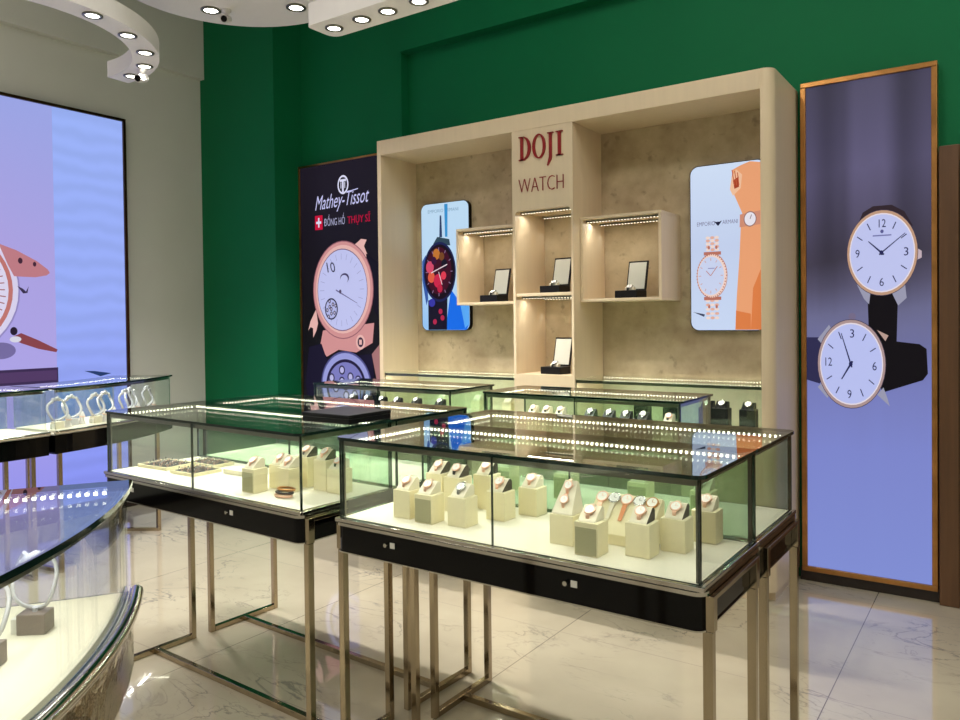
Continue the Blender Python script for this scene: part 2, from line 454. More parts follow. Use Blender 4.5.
# curled ring
rc = (-4.72, 2.0)
t = thing('ceiling_ring', 'white curved hanging ceiling band curling round above the left counter', 'ceiling feature', (rc[0], rc[1], 3.1))
pts_o = arc(0, 0, .905, -60, 95, 48); pts_i = arc(0, 0, .755, -60, 95, 48)
MB().prism(pts_o + pts_i[::-1], 0, .10).build('band', m_white, t)
for a in (-40, 5):
    x, y = .835 * math.cos(math.radians(a)), .835 * math.sin(math.radians(a)); MB().tube([(x, y, .09), (x, y, ZC - 3.1)], .005).build('hanger', m_white, t)
names = ['nearest the curled tip', 'second from the curled tip', 'third from the curled tip', 'fourth from the curled tip', 'farthest from the curled tip']
for (x, y), nm in zip([(-4.64, 2.83), (-4.40, 2.77), (-4.18, 2.637), (-4.007, 2.424), (-3.892, 2.164)], names):
    downlight(x, y, 3.1, 'round white downlight in the curved ceiling band, ' + nm, 'downlights in the curved band')
# disc
t = thing('ceiling_disc', 'large round pale ceiling disc above the green corner column', 'ceiling feature', (-3.72, 2.90, 3.5))
MB().prism(arc(0, 0, .725, 0, 354, 59), 0, .14).build('panel', m_white, t)
MB().prism(arc(0, 0, .55, 0, 350, 35), .14, ZC - 3.5).build('upper_drum', m_white, t)
downlight(-4.187, 3.10, 3.5, 'round white downlight in the ceiling disc beside the small camera', 'downlights in the disc', s=1.25)
downlight(-3.722, 3.39, 3.5, 'round white downlight in the ceiling disc, right of the camera', 'downlights in the disc', s=1.25)
# straight bar
t = thing('ceiling_bar', 'straight white hanging ceiling bar with rounded end, top centre', 'ceiling feature', (-3.13, 2.94, 3.1))
MB().prism(rrect(0, 2.4, -.02, .19, [.03, 0, 0, .06]), 0, .12).build('bar', m_white, t)
for x in (1.0, 1.6, 2.2): MB().tube([(x, .09, .11), (x, .09, ZC - 3.1)], .005).build('hanger', m_white, t)
for i, x in enumerate((-3.02, -2.817, -2.636, -2.43)):
    downlight(x, 3.02, 3.1, 'round white downlight in the straight ceiling bar, ' + ['nearest its rounded left end', 'second from its left end', 'third from its left end', 'fourth from its left end'][i], 'downlights in the straight bar', e=75)
# small dome cameras
def cctv(loc, label, rz):
    t = thing('security_camera', label, 'camera', loc, rz)
    b = MB(); b.lathe([(.03, 0), (.03, -.012), (.018, -.02), (.018, -.05), (0, -.052)], 16); b.build('mount', m_white, t)
    b = MB(); b.tube([(0, .03, -.05), (0, -.05, -.075)], .026, 14); b.build('body', m_white, t)
    b = MB(); b.tube([(0, -.048, -.0745), (0, -.054, -.0765)], .02, 14); b.build('lens', m_black, t)
cctv((-4.46, 2.79, 3.1), 'small white security camera under the tip of the curved ceiling band', .5)
cctv((-4.11, 3.16, 3.5), 'small white security camera under the ceiling disc beside its downlight', .6)
# fill panels added on the unseen ceiling to brighten the shop
k = 0
for x, y in ((-4.6, -.6), (-2.2, -1.6), (.6, -1.6), (2.8, .4), (.9, 1.3), (-2.4, .8), (1.6, 3.2), (-1.2, 2.2)):
    k += 1
    t = thing('fill_light_panel', 'square white fill light panel added overhead, out of frame', 'ceiling light', (x, y, ZC), group='added fill light panels')
    b = MB(); b.box(-.32, .32, -.32, .32, -.03, 0); b.build('frame', m_white, t)
    MB().box(-.29, .29, -.29, .29, -.034, -.03).build('diffuser', m_lamp, t)
    l = bpy.data.lights.new('fill_panel_lamp', 'AREA'); l.shape = 'SQUARE'; l.size = .56; l.energy = 22; l.color = (1, .96, .90)
    o = bpy.data.objects.new('fill_panel_lamp', l); COL.objects.link(o); o.location = (x, y, ZC - .04)

# ------------------------------------------------------------------ big lit screens and posters
def frame_mb(u0, u1, v0, v1, w, d, axis, pos, sgn):
    b = MB()
    for (a, c, e, f) in ((u0 - w, u1 + w, v0 - w, v0), (u0 - w, u1 + w, v1, v1 + w), (u0 - w, u0, v0, v1), (u1, u1 + w, v0, v1)):
        if axis == 'y': b.box(a, c, *sorted((pos, pos + sgn * d)), e, f)
        else: b.box(*sorted((pos, pos + sgn * d)), a, c, e, f)
    return b
# left wall screen
t = thing('wall_lightbox', 'huge lavender blue lit wall screen with rose gold watch, left wall', 'lit poster', (XL, 0, 0))
frame_mb(.6, 3.565, .12, 3.17, .022, .05, 'x', 0, 1).build('frame', m_darkframe, t)
MB().box(.001, .03, .6, 3.565, .12, 3.17).build('back_box', m_black, t)
A = Art((.031, 0, 0), (0, 1, 0), (0, 0, 1), (1, 0, 0))
A.rect(.6, 3.006, .12, 3.17, grad_ink('lavender_backlit_sheet', [(0, (150, 150, 245)), (.35, (178, 168, 238)), (.65, (176, 166, 232)), (1, (160, 170, 236))], .25, 2.0))
A.rect(3.004, 3.565, .12, 3.17, grad_ink('sky_blue_backlit_sheet', [(0, (140, 150, 250)), (.5, (158, 178, 255)), (1, (160, 184, 255))], .1, 2.0, wave=2.2))
cu, cv = 2.26, 1.77
A.ell(cu, cv, .49, .49, (150, 140, 200)); A.ell(cu, cv, .478, .478, (222, 216, 245)); A.ell(cu, cv, .44, .44, (196, 120, 116)); A.ell(cu, cv, .41, .41, (226, 220, 246))
for i in range(48):
    a = 2 * PI * i / 48
    A.line((cu + .2 * math.cos(a), cv + .2 * math.sin(a)), (cu + .385 * math.cos(a), cv + .385 * math.sin(a)), .008, (170, 110, 120))
A.ell(cu, cv, .09, .09, (196, 120, 116))
A.poly([(2.60, 2.10), (2.72, 2.06), (2.86, 1.99), (2.94, 1.93), (2.955, 1.905), (2.93, 1.885), (2.85, 1.868), (2.76, 1.868), (2.70, 1.87), (2.66, 1.95)], (196, 128, 138))
A.ell(2.745, 1.985, .016, .022, (70, 40, 60)); A.ell(2.845, 1.965, .012, .018, (70, 40, 60))
A.poly([(2.72, 1.80), (2.76, 1.78), (2.78, 1.76), (2.80, 1.80), (2.79, 1.75), (2.76, 1.745)], (60, 50, 80))
A.poly([(2.66, 1.42), (2.74, 1.455), (2.86, 1.40), (3.0, 1.325), (2.99, 1.305), (2.86, 1.335), (2.74, 1.38)], (140, 70, 78))
A.ell(2.69, 1.47, .025, .03, (40, 30, 50)); A.ell(2.70, 1.41, .04, .022, (220, 220, 235))
A.ell(2.6, 1.33, .1, .06, (120, 110, 165))
A.rect(1.2, 3.0, 1.075, 1.19, (62, 46, 84)); A.rect(1.2, 2.99, 1.095, 1.17, (84, 60, 104))
A.poly([(3.20, 1.15), (3.28, 1.145), (3.42, 1.12), (3.33, 1.10), (3.27, 1.125)], (40, 62, 110))
A.build('printed_sheet', t)

# right poster (tall, bronze frame)
t = thing('wall_lightbox', 'tall bronze framed lit poster of two leather strap watches, right of display wall', 'lit poster', (0, YF, 0))
PX0, PX1, PZ0, PZ1 = -.958, -.345, .088, 2.795
frame_mb(PX0, PX1, PZ0, PZ1, .028, .079, 'y', 0, -1).build('frame', m_gold, t, bevel=.003)
MB().box(PX0, PX1, -.06, -.001, PZ0, PZ1).build('back_box', m_black, t)
A = Art((0, -.061, 0), (1, 0, 0), (0, 0, 1), (0, -1, 0))
A.rect(PX0, PX1, PZ0, PZ1, grad_ink('dusk_blue_backlit_sheet', [(0, (132, 146, 218)), (.25, (128, 138, 210)), (.38, (122, 128, 192)), (.46, (112, 114, 162)), (.53, (112, 112, 150)), (.585, (92, 88, 116)), (.64, (74, 68, 88)), (.82, (98, 92, 126)), (1, (82, 78, 104))], .06, 1.5, nstretch=(3.2, 1, .5), folds=[(0, .8), (.18, .5), (.3, .62), (.42, 1.0), (.62, 1.0), (.8, .5), (1, .75)]))
def art_watch(A, u, v, ru, rv, rot, case, dial, inkc, nums, h1, h2, crown=True):
    A.ell(u, v, ru, rv, (70, 62, 84)); A.ell(u, v, ru * .985, rv * .985, case); A.ell(u, v, ru * .92, rv * .92, (236, 226, 236)); A.ell(u, v, ru * .89, rv * .89, dial)
    for i in range(12):
        a = PI / 2 - 2 * PI * i / 12 + rot
        if nums.get(i): 
            A.text(nums[i], u + ru * .68 * math.cos(a), v + rv * .68 * math.sin(a) - rv * .09, rv * .27, inkc, rot=nums['rot'], wmax=ru * (.2 if len(nums[i]) == 2 else .12))
        else:
            A.line((u + ru * .62 * math.cos(a), v + rv * .62 * math.sin(a)), (u + ru * .8 * math.cos(a), v + rv * .8 * math.sin(a)), .005, inkc)
    for (a, L, w) in (h1, h2):
        A.line((u - ru * .08 * math.cos(a), v - rv * .08 * math.sin(a)), (u + ru * L * math.cos(a), v + rv * L * math.sin(a)), w, inkc, w * .5)
    A.ell(u, v, ru * .055, rv * .055, inkc)
dk = (20, 17, 22)
# upper watch strap
A.poly([(-.70, 1.99), (-.67, 2.07), (-.62, 2.10), (-.53, 2.10), (-.47, 2.06), (-.43, 1.98)], (52, 40, 48))
A.poly([(-.648, 1.64), (-.64, 1.35), (-.60, 1.29), (-.51, 1.28), (-.50, 1.64)], dk)
A.poly([(-.70, 1.68), (-.665, 1.60), (-.64, 1.57), (-.63, 1.66)], (158, 158, 182)); A.poly([(-.47, 1.70), (-.46, 1.60), (-.50, 1.56), (-.53, 1.63)], (158, 158, 182))
A.poly([(-.41, 1.86), (-.39, 1.845), (-.39, 1.81), (-.41, 1.80)], (200, 180, 190))
art_watch(A, -.578, 1.846, .172, .232, 0, (196, 156, 130), (196, 202, 246), (40, 42, 88), {0: '12', 3: '3', 6: '6', 9: '9', 'rot': 0}, (math.radians(33), .78, .007), (math.radians(143), .46, .01))
A.rect(-.62, -.53, 1.935, 1.942, (120, 122, 176)); A.ell(-.575, 1.96, .008, .01, (90, 92, 150))
# lower watch
A.poly([(-.60, 1.38), (-.40, 1.355), (-.368, 1.33), (-.362, 1.20), (-.385, 1.165), (-.58, 1.09)], dk)
A.poly([(-.958, 1.39), (-.89, 1.39), (-.87, 1.34), (-.87, 1.16), (-.89, 1.13), (-.958, 1.15)], (50, 48, 84))
A.poly([(-.90, 1.38), (-.84, 1.46), (-.82, 1.42), (-.86, 1.33)], (158, 158, 182)); A.poly([(-.90, 1.11), (-.85, 1.05), (-.83, 1.09), (-.86, 1.16)], (158, 158, 182))
A.poly([(-.60, 1.08), (-.54, 1.02), (-.55, 1.06), (-.57, 1.12)], (158, 158, 182)); A.poly([(-.60, 1.43), (-.545, 1.40), (-.56, 1.37)], (190, 160, 150))
A.ell(-.722, 1.505, .018, .02, (120, 110, 140))
art_watch(A, -.729, 1.244, .172, .246, PI / 2 - .06, (176, 150, 150), (190, 198, 248), (40, 42, 88), {3: '3', 0: '12', 9: '9', 6: '6', 'rot': 0}, (math.radians(112), .74, .008), (math.radians(232), .44, .011))
A.build('printed_sheet', t)

# left black poster (partly behind the display wall)
t = thing('wall_lightbox', 'tall black lit poster with rose gold watch, left of the display wall', 'lit poster', (0, YW, 0))
PX0, PX1, PZ0, PZ1 = -5.035, -3.96, .1, 2.83
frame_mb(PX0, PX1, PZ0, PZ1, .015, .05, 'y', 0, -1).build('frame', m_gold, t, bevel=.002)
MB().box(PX0, PX1, -.035, -.001, PZ0, PZ1).build('back_box', m_black, t)
A = Art((0, -.036, 0), (1, 0, 0), (0, 0, 1), (0, -1, 0))
A.rect(PX0, PX1, PZ0, PZ1, grad_ink('midnight_backlit_sheet', [(0, (14, 12, 28)), (.5, (8, 6, 16)), (1, (26, 20, 34))], .2, 2))
W = (226, 226, 250)
A.ell(-4.53, 2.64, .062, .078, W); A.ell(-4.53, 2.64, .048, .062, (24, 20, 38)); A.rect(-4.565, -4.495, 2.665, 2.685, W); A.rect(-4.54, -4.52, 2.575, 2.68, W); A.rect(-4.556, -4.548, 2.61, 2.66, W); A.rect(-4.512, -4.504, 2.61, 2.66, W)
A.text('Mathey-Tissot', -4.56, 2.465, .17, (206, 206, 250), shear=.45, wmax=.62, rot=.03)
A.line((-4.48, 2.575), (-4.36, 2.59), .008, (206, 206, 250))
A.rect(-4.86, -4.77, 2.29, 2.41, (206, 22, 62)); A.rect(-4.823, -4.807, 2.31, 2.39, W); A.rect(-4.845, -4.785, 2.34, 2.36, W)
A.text('\u0110\u1ed2NG H\u1ed2', -4.63, 2.315, .085, (180, 180, 214), wmax=.24)
A.text('TH\u1ee4Y S\u0128', -4.355, 2.315, .085, (176, 20, 60), wmax=.25, bold=.004)
ros = (214, 150, 150); ros2 = (236, 186, 180)
A.poly([(-4.86, 1.62), (-4.93, 1.52), (-4.96, 1.44), (-4.93, 1.47), (-4.90, 1.46), (-4.90, 1.38), (-4.86, 1.44), (-4.84, 1.5)], ros2)
A.poly([(-4.45, 2.11), (-4.33, 2.18), (-4.27, 2.17), (-4.30, 2.12), (-4.26, 2.04), (-4.36, 1.98)], ros2)
A.poly([(-4.28, 2.06), (-4.10, 1.95), (-4.02, 1.75), (-4.05, 1.4), (-4.2, 1.6)], (24, 20, 34))
A.poly([(-4.78, 1.44), (-4.82, 1.30), (-4.74, 1.22), (-4.60, 1.28), (-4.40, 1.26), (-4.22, 1.34), (-4.20, 1.5)], ros)
A.poly([(-4.95, 1.30), (-5.0, 1.0), (-4.9, .5), (-4.5, .4), (-4.2, .8), (-4.22, 1.25), (-4.6, 1.22), (-4.74, 1.20), (-4.80, 1.33)], (30, 26, 48))
A.ell(-4.545, 1.775, .345, .405, (150, 96, 108)); A.ell(-4.545, 1.775, .337, .397, ros); A.ell(-4.545, 1.78, .31, .365, ros2); A.ell(-4.55, 1.775, .285, .34, (120, 96, 130)); A.ell(-4.55, 1.775, .28, .332, (198, 202, 246))
for i in range(24):
    a = 2 * PI * i / 24
    A.line((-4.55 + .2 * math.cos(a), 1.775 + .25 * math.sin(a)), (-4.55 + .25 * math.cos(a), 1.775 + .30 * math.sin(a)), .004, (150, 152, 200))
A.text('10', -4.665, 1.925, .12, (34, 30, 60), shear=-.2)
A.ell(-4.665, 1.62, .075, .09, (40, 34, 66)); A.ell(-4.665, 1.62, .064, .078, (186, 190, 236))
for i in range(9):
    a = i * 2.4; A.ell(-4.665 + .022 * math.sqrt(i) * math.cos(a), 1.62 + .027 * math.sqrt(i) * math.sin(a), .014, .017, (40, 34, 66)); A.ell(-4.665 + .022 * math.sqrt(i) * math.cos(a), 1.62 + .027 * math.sqrt(i) * math.sin(a), .007, .009, (200, 190, 220))
A.ell(-4.50, 1.87, .05, .04, (70, 62, 100)); A.ell(-4.505, 1.86, .042, .035, (198, 202, 246))
A.line((-4.60, 1.775), (-4.36, 1.66), .012, (110, 104, 150), .004); A.ell(-4.55, 1.76, .014, .017, (90, 80, 110))
A.ell(-4.33, 1.345, .05, .06, ros2); A.ell(-4.33, 1.345, .032, .04, (70, 50, 70)); A.rect(-4.345, -4.315, 1.325, 1.365, ros2)
A.ell(-4.50, .99, .285, .28, (84, 84, 140)); A.ell(-4.50, .99, .27, .265, (156, 160, 222)); A.ell(-4.50, .985, .225, .22, (40, 34, 66)); A.ell(-4.50, .985, .2, .195, (128, 128, 196))
for i in range(10):
    a = i * 2.4; q = .055 * math.sqrt(i); A.ell(-4.5 + q * math.cos(a), .985 + q * math.sin(a), .034, .038, (44, 38, 76)); A.ell(-4.5 + q * math.cos(a), .985 + q * math.sin(a), .022, .026, (190, 188, 232))
A.poly([(-4.20, 1.25), (-4.02, 1.42), (-3.97, 1.40), (-3.97, 1.05), (-4.14, 1.0)], (170, 120, 120))
A.build('printed_sheet', t)

# ------------------------------------------------------------------ display wall unit
UX0, UX1, UY, UYB, UZ = -3.745, -1.014, 4.152, 4.55, 2.80
t = thing('display_wall_unit', 'large beige display wall unit with red lettering on its centre column', 'display unit', (UX0, UY, 0))
Wd = UX1 - UX0; Dp = YF - UY - .002; yb = UYB - UY
# outer carcass: left side, right side with rounded corner, top, plinth
MB().box(0, .035, 0, Dp - .09, 0, UZ).build('side_panel', m_beige, t, bevel=.003)
MB().prism(rrect(Wd - .065, Wd, 0, Dp, [0, .06, 0, 0], 8), 0.06, UZ, smooth=False).build('side_panel', m_beige, t, bevel=.002)
MB().box(.035, Wd - .065, 0, Dp - .09, UZ - .105, UZ).build('top_panel', m_beige, t, bevel=.003)
MB().box(.035, Wd - .065, .03, Dp - .09, 0, .86).build('base_cabinet', m_beige, t, bevel=.003)
MB().box(.035, Wd - .065, yb, yb + .02, .86, UZ - .105).build('back_panel', m_plaster, t)
CX0, CX1 = -2.605 - UX0, -2.175 - UX0
NX0, NX1, NZ0, NZ1 = -2.588 - UX0, -2.190 - UX0, 1.165, 2.192
b = MB()
b.box(CX0, NX0, 0, yb - .001, .861, UZ - .106); b.box(NX1, CX1, 0, yb - .001, .861, UZ - .106)
b.box(NX0, NX1, 0, yb - .001, .861, NZ0); b.box(NX0, NX1, 0, yb - .001, NZ1, UZ - .106)
for (x, sx) in ((NX0, 1), (NX1, -1)):    # rounded upper niche corners
    P = [(x, NZ1), (x, NZ1 - .03)] + [(x + sx * (.03 - .03 * math.cos(a)), NZ1 - .03 + .03 * math.sin(a)) for a in [PI / 2 * i / 6 for i in range(1, 7)]]
    if sx > 0: P = P[::-1]
    M4 = Matrix(((1, 0, 0, 0), (0, 0, 1, 0), (0, 1, 0, 0), (0, 0, 0, 1)))
    b.prism(P, 0, .018, mat4=M4)
b.build('centre_column', m_beige, t)
MB().box(NX0, NX1, yb - .02, yb - .001, NZ0, NZ1).build('niche_back', m_plaster, t)
MB().box(NX0, NX1, .01, yb - .02, 1.655, 1.675, 0).build('niche_shelf', m_beige, t, bevel=.002)
def wallbox(x0, x1, z0, z1, y0, nm):
    tk = .018; b = MB()
    b.box(x0, x1, y0, yb - .001, z0, z0 + tk); b.box(x0, x1, y0, yb - .001, z1 - tk, z1)
    b.box(x0, x0 + tk, y0, yb - .001, z0 + tk, z1 - tk); b.box(x1 - tk, x1, y0, yb - .001, z0 + tk, z1 - tk)
    return b.build(nm, m_beige, t, bevel=.002)
BY = .088
LBX0, LBX1 = -3.115 - UX0, CX0 - .001
RBX0, RBX1 = CX1 + .001, -1.655 - UX0
wallbox(LBX0, LBX1, 1.613, 2.13, BY, 'wall_box'); wallbox(RBX0, RBX1, 1.613, 2.13, BY, 'wall_box')
# small light rails at the top of each compartment, with their lamps
def rail(x0, x1, y, z):
    o = MB().box(x0, x1, y, y + .02, z - .012, z).build('light_rail', m_profile, t)
    b = MB(); n = max(2, int((x1 - x0) / .02))
    for i in range(n):
        x = x0 + (i + .5) * (x1 - x0) / n; b.box(x - .003, x + .003, y + .004, y + .016, z - .014, z - .012)
    b.build('led', m_led2, o)
def arealight(name, loc, sx, sy, e, col=(1, .95, .86), rot=(0, 0, 0)):
    l = bpy.data.lights.new(name, 'AREA'); l.shape = 'RECTANGLE'; l.size = sx; l.size_y = sy; l.energy = e; l.color = col
    o = bpy.data.objects.new(name, l); COL.objects.link(o); o.location = loc; o.rotation_euler = rot; return o
for (x0, x1, y, z, e) in ((LBX0 + .03, LBX1 - .02, BY + .04, 2.112, .8), (RBX0 + .02, RBX1 - .03, BY + .04, 2.112, .8), (NX0 + .02, NX1 - .02, .04, NZ1, .75), (NX0 + .02, NX1 - .02, .04, 1.655, .75)):
    rail(x0, x1, y, z); rail(x0, x1, yb - .08, z)
    arealight('compartment_lamp', (UX0 + (x0 + x1) / 2, UY + y + .06, z - .018), x1 - x0, .02, e)
    for yy in (y + .03, yb - .07):
        spot((UX0 + x0 + .02, UY + yy, z - .03), .45, 60, .5, .004)
# lettering
def letters3d(polys, name, m, parent, y0, dep=.012):
    b = MB(); M4 = Matrix(((1, 0, 0, 0), (0, 0, -1, y0), (0, 1, 0, 0), (0, 0, 0, 1)))
    for P in polys: b.prism(P, 0, dep, mat4=M4)
    return b.build(name, m, parent)
lx0, lx1 = -2.548 - UX0, -2.235 - UX0
def seg_ring(cx, cy, ro, rO, ri, rI, a0, a1, n=16, dx=0):
    out = []
    for i in range(n):
        q0 = math.radians(a0 + (a1 - a0) * i / n); q1 = math.radians(a0 + (a1 - a0) * (i + 1) / n)
        out.append([(cx + ro * math.cos(q0), cy + rO * math.sin(q0)), (cx + ro * math.cos(q1), cy + rO * math.sin(q1)),
                    (cx + dx + ri * math.cos(q1), cy + rI * math.sin(q1)), (cx + dx + ri * math.cos(q0), cy + rI * math.sin(q0))])
    return out
MB().box(Wd - .06, Wd - .02, .08, Dp - .09, 0, .0595).build('plinth', m_beige, t)
H = .148; zb = 2.505
P = [[(lx0 + .012, zb), (lx0 + .030, zb), (lx0 + .030, zb + H), (lx0 + .012, zb + H)], [(lx0, zb), (lx0 + .04, zb), (lx0 + .04, zb + .006), (lx0, zb + .006)], [(lx0, zb + H - .006), (lx0 + .04, zb + H - .006), (lx0 + .04, zb + H), (lx0, zb + H)]]
P += seg_ring(lx0 + .028, zb + H / 2, .058, H / 2, .038, H / 2 - .007, -90, 90)
letters3d(P, 'letter_d', m_red, t, 0)
letters3d(seg_ring(lx0 + .145, zb + H / 2, .046, H / 2 + .002, .029, H / 2 - .006, 0, 360, 32), 'letter_o', m_red, t, 0)
x = lx0 + .226
P = [[(x - .009, zb), (x + .009, zb), (x + .009, zb + H), (x - .009, zb + H)], [(x - .02, zb + H - .006), (x + .02, zb + H - .006), (x + .02, zb + H), (x - .02, zb + H)],
     [(x - .009, zb), (x - .024, zb - .052), (x - .018, zb - .052), (x + .004, zb - .02), (x + .009, zb)]]
letters3d(P, 'letter_j', m_red, t, 0)
x = lx0 + .288
P = [[(x - .010, zb), (x + .010, zb), (x + .010, zb + H), (x - .010, zb + H)]] + [[(x - .023, z), (x + .023, z), (x + .023, z + .006), (x - .023, z + .006)] for z in (zb, zb + H - .006)]
letters3d(P, 'letter_i', m_red, t, 0)
vs, fs = text_geo('WATCH', .135, 0, 1.0, -.0035)
w = max(p[0] for p in vs) - min(p[0] for p in vs); k = (lx1 - lx0 + .005) / w
b = MB(); cxl = (lx0 + lx1) / 2
for y in (-.008, -.0005):
    b.add([(cxl + p[0] * k, y, 2.30 + p[1]) for p in vs], fs)
b.build('watch_lettering', m_red, t)

# ---- two lightboxes with rounded corners fixed to the back panel (things: hung on the unit)
def round_lightbox(x0, z0, w, h, label, draw):
    t = thing('wall_lightbox', label, 'lit poster', (x0, UYB, z0))
    M4 = Matrix(((1, 0, 0, 0), (0, 0, -1, 0), (0, 1, 0, 0), (0, 0, 0, 1)))
    MB().prism(rrect(0, w, 0, h, .05, 6), .001, .035, mat4=M4).build('housing', m_black, t)
    A = Art((0, -.0355, 0), (1, 0, 0), (0, 0, 1), (0, -1, 0))
    draw(A, w, h); A.build('printed_sheet', t)
def clipx(p, w): return [(min(max(u, 0), w), v) for u, v in p]
def draw_left(A, w, h):
    A.poly(rrect(.004, w - .004, .004, h - .004, .048, 6), grad_ink('pale_cyan_backlit_sheet', [(0, (150, 200, 250)), (.4, (190, 222, 252)), (1, (196, 226, 250))], .1, 2))
    A.text('EMPORIO ARMANI', w * .47, h * .925, .035, (120, 160, 190), wmax=.28)
    A.poly([(w * .5, h * .985), (w * .57, h * .985), (w * .56, h * .73), (w * .51, h * .73)], (58, 150, 214))
    A.line((w * .42, h * .9), (w * .42, h * .73), .014, (40, 60, 100), .026)
    A.poly([(w * .62, h * .32), (w * .80, h * .22), (w * .985, h * .26), (w * .985, h * .05), (w * .93, .006), (w * .5, .006)], (24, 110, 236))
    A.poly([(w * .80, h * .22), (w * .985, h * .2), (w * .985, h * .05), (w * .9, h * .02)], (90, 170, 250))
    A.poly([(w * .02, h * .55), (w * .1, h * .60), (w * .14, h * .25), (w * .10, h * .2), (w * .02, h * .4)], (56, 92, 170))
    A.poly([(w * .14, h * .24), (w * .55, h * .26), (w * .53, .006), (w * .14, .006)], (24, 22, 44))
    A.poly([(w * .26, h * .68), (w * .35, h * .735), (w * .6, h * .71), (w * .62, h * .66)], (50, 74, 90))
    A.ell(w * .39, h * .46, w * .34, h * .235, (30, 36, 84)); A.ell(w * .39, h * .46, w * .315, h * .215, (26, 16, 30)); A.ell(w * .37, h * .47, w * .27, h * .185, (66, 18, 40))
    for (u, v, r, c) in ((.33, .60, .04, (196, 120, 52)), (.44, .58, .03, (120, 72, 40)), (.19, .50, .045, (214, 76, 110)), (.22, .42, .04, (226, 96, 70)), (.36, .39, .05, (206, 40, 78)), (.48, .43, .03, (226, 60, 84)), (.40, .33, .03, (190, 36, 70)), (.28, .55, .03, (60, 22, 60)), (.5, .52, .035, (24, 22, 40))):
        A.ell(w * u, h * v, r * .8, r, c)
    A.line((w * .22, h * .455), (w * .56, h * .515), .008, (230, 210, 220)); A.line((w * .38, h * .46), (w * .45, h * .36), .006, (230, 210, 220))
    for i in range(12):
        a = i * PI / 6; A.line((w * .39 + w * .24 * math.cos(a), h * .46 + h * .165 * math.sin(a)), (w * .39 + w * .28 * math.cos(a), h * .46 + h * .19 * math.sin(a)), .006, (150, 120, 160))
    A.ell(w * .24, h * .22, .03, .03, (56, 56, 170))
    for (u, v) in ((.42, .15), (.46, .1), (.3, .07)): A.ell(w * u, h * v, .018, .02, (176, 40, 80))
def draw_right(A, w, h):
    A.poly(rrect(.004, w - .004, .004, h - .004, .048, 6), grad_ink('pearl_blue_backlit_sheet', [(0, (206, 222, 250)), (.5, (200, 214, 244)), (1, (212, 228, 252))], .05, 2))
    sk, sk2, sk3 = (240, 166, 120), (226, 130, 74), (246, 196, 160)
    A.poly([(w * .60, .006), (w * .62, h * .2), (w * .66, h * .45), (w * .68, h * .64), (w * .70, h * .70), (w * .93, h * .72), (w * .99, h * .6), (w * .995, h * .06), (w * .93, .006)], sk)
    A.poly([(w * .80, .006), (w * .83, h * .25), (w * .93, h * .36), (w * .99, h * .3), (w * .995, h * .06), (w * .93, .006)], sk2)
    A.poly([(w * .60, .006), (w * .61, h * .12), (w * .8, h * .1), (w * .8, .006)], sk2)
    A.poly([(w * .70, h * .69), (w * .60, h * .80), (w * .56, h * .90), (w * .58, h * .955), (w * .68, h * .975), (w * .80, h * .992), (w * .93, h * .98), (w * .97, h * .86), (w * .93, h * .70)], sk)
    A.poly([(w * .56, h * .90), (w * .54, h * .84), (w * .58, h * .80), (w * .68, h * .84), (w * .7, h * .92), (w * .62, h * .955)], sk3)
    A.poly([(w * .58, h * .89), (w * .60, h * .84), (w * .66, h * .85), (w * .655, h * .91)], (168, 66, 40))
    for i in range(3): A.line((w * (.57 + .035 * i), h * (.955 - .01 * i)), (w * (.60 + .03 * i), h * .86), .005, (196, 96, 64))
    A.line((w * .97, h * .64), (w * .99, h * .5), .014, (20, 20, 28))
    A.poly([(w * .665, h * .61), (w * .67, h * .685), (w * .93, h * .70), (w * .93, h * .62)], (214, 146, 120))
    A.ell(w * .80, h * .655, .036, .044, (150, 110, 110)); A.ell(w * .80, h * .655, .031, .038, (238, 234, 244))
    A.line((w * .80, h * .655), (w * .82, h * .68), .004, (120, 90, 100))
    g = (120, 116, 150)
    A.text('EMPORIO', w * .22, h * .635, .034, g, wmax=w * .24); A.text('ARMANI', w * .545, h * .637, .034, g, wmax=w * .2)
    A.poly([(w * .33, h * .658), (w * .37, h * .652), (w * .385, h * .655), (w * .40, h * .652), (w * .44, h * .66), (w * .40, h * .635), (w * .385, h * .628), (w * .37, h * .635)], (30, 30, 60))
    rg, rg2 = (232, 178, 160), (188, 116, 100)
    for (v0, v1) in ((.48, .57), (.07, .20)):
        for i in range(5):
            v = v0 + (v1 - v0) * i / 5
            for j in range(3): A.ell(w * (.25 + .06 * j), h * v + .008, .0125, .0085, rg if (i + j) % 2 else (246, 222, 212))
    A.rect(w * .2, w * .43, h * .455, h * .475, rg2); A.rect(w * .2, w * .43, h * .185, h * .205, rg2)
    for (u, v) in ((.27, .145), (.37, .145), (.27, .5), (.37, .5)): A.ell(w * u, h * v, .007, .01, rg2)
    A.ell(w * .31, h * .33, w * .205, h * .135, rg2); A.ell(w * .31, h * .33, w * .198, h * .131, (246, 216, 204))
    for i in range(44):
        a = 2 * PI * i / 44; A.ell(w * .31 + w * .195 * math.cos(a), h * .33 + h * .128 * math.sin(a), .0035, .004, rg2)
    A.ell(w * .31, h * .33, w * .175, h * .115, (206, 216, 246)); A.rect(w * .27, w * .36, h * .372, h * .377, (140, 140, 190))
    for i in range(12):
        a = i * PI / 6; A.line((w * .31 + w * .13 * math.cos(a), h * .33 + h * .09 * math.sin(a)), (w * .31 + w * .16 * math.cos(a), h * .33 + h * .105 * math.sin(a)), .004, (214, 160, 150))
    A.line((w * .31, h * .33), (w * .25, h * .36), .004, rg2); A.line((w * .31, h * .33), (w * .40, h * .385), .004, rg2)
    A.poly([(w * .07, h * .115), (w * .23, h * .10), (w * .22, h * .085)], (60, 66, 96))
round_lightbox(-3.64, 1.437, .44, .94, 'rounded lit poster of a dark red watch, left alcove of the display wall', draw_left)
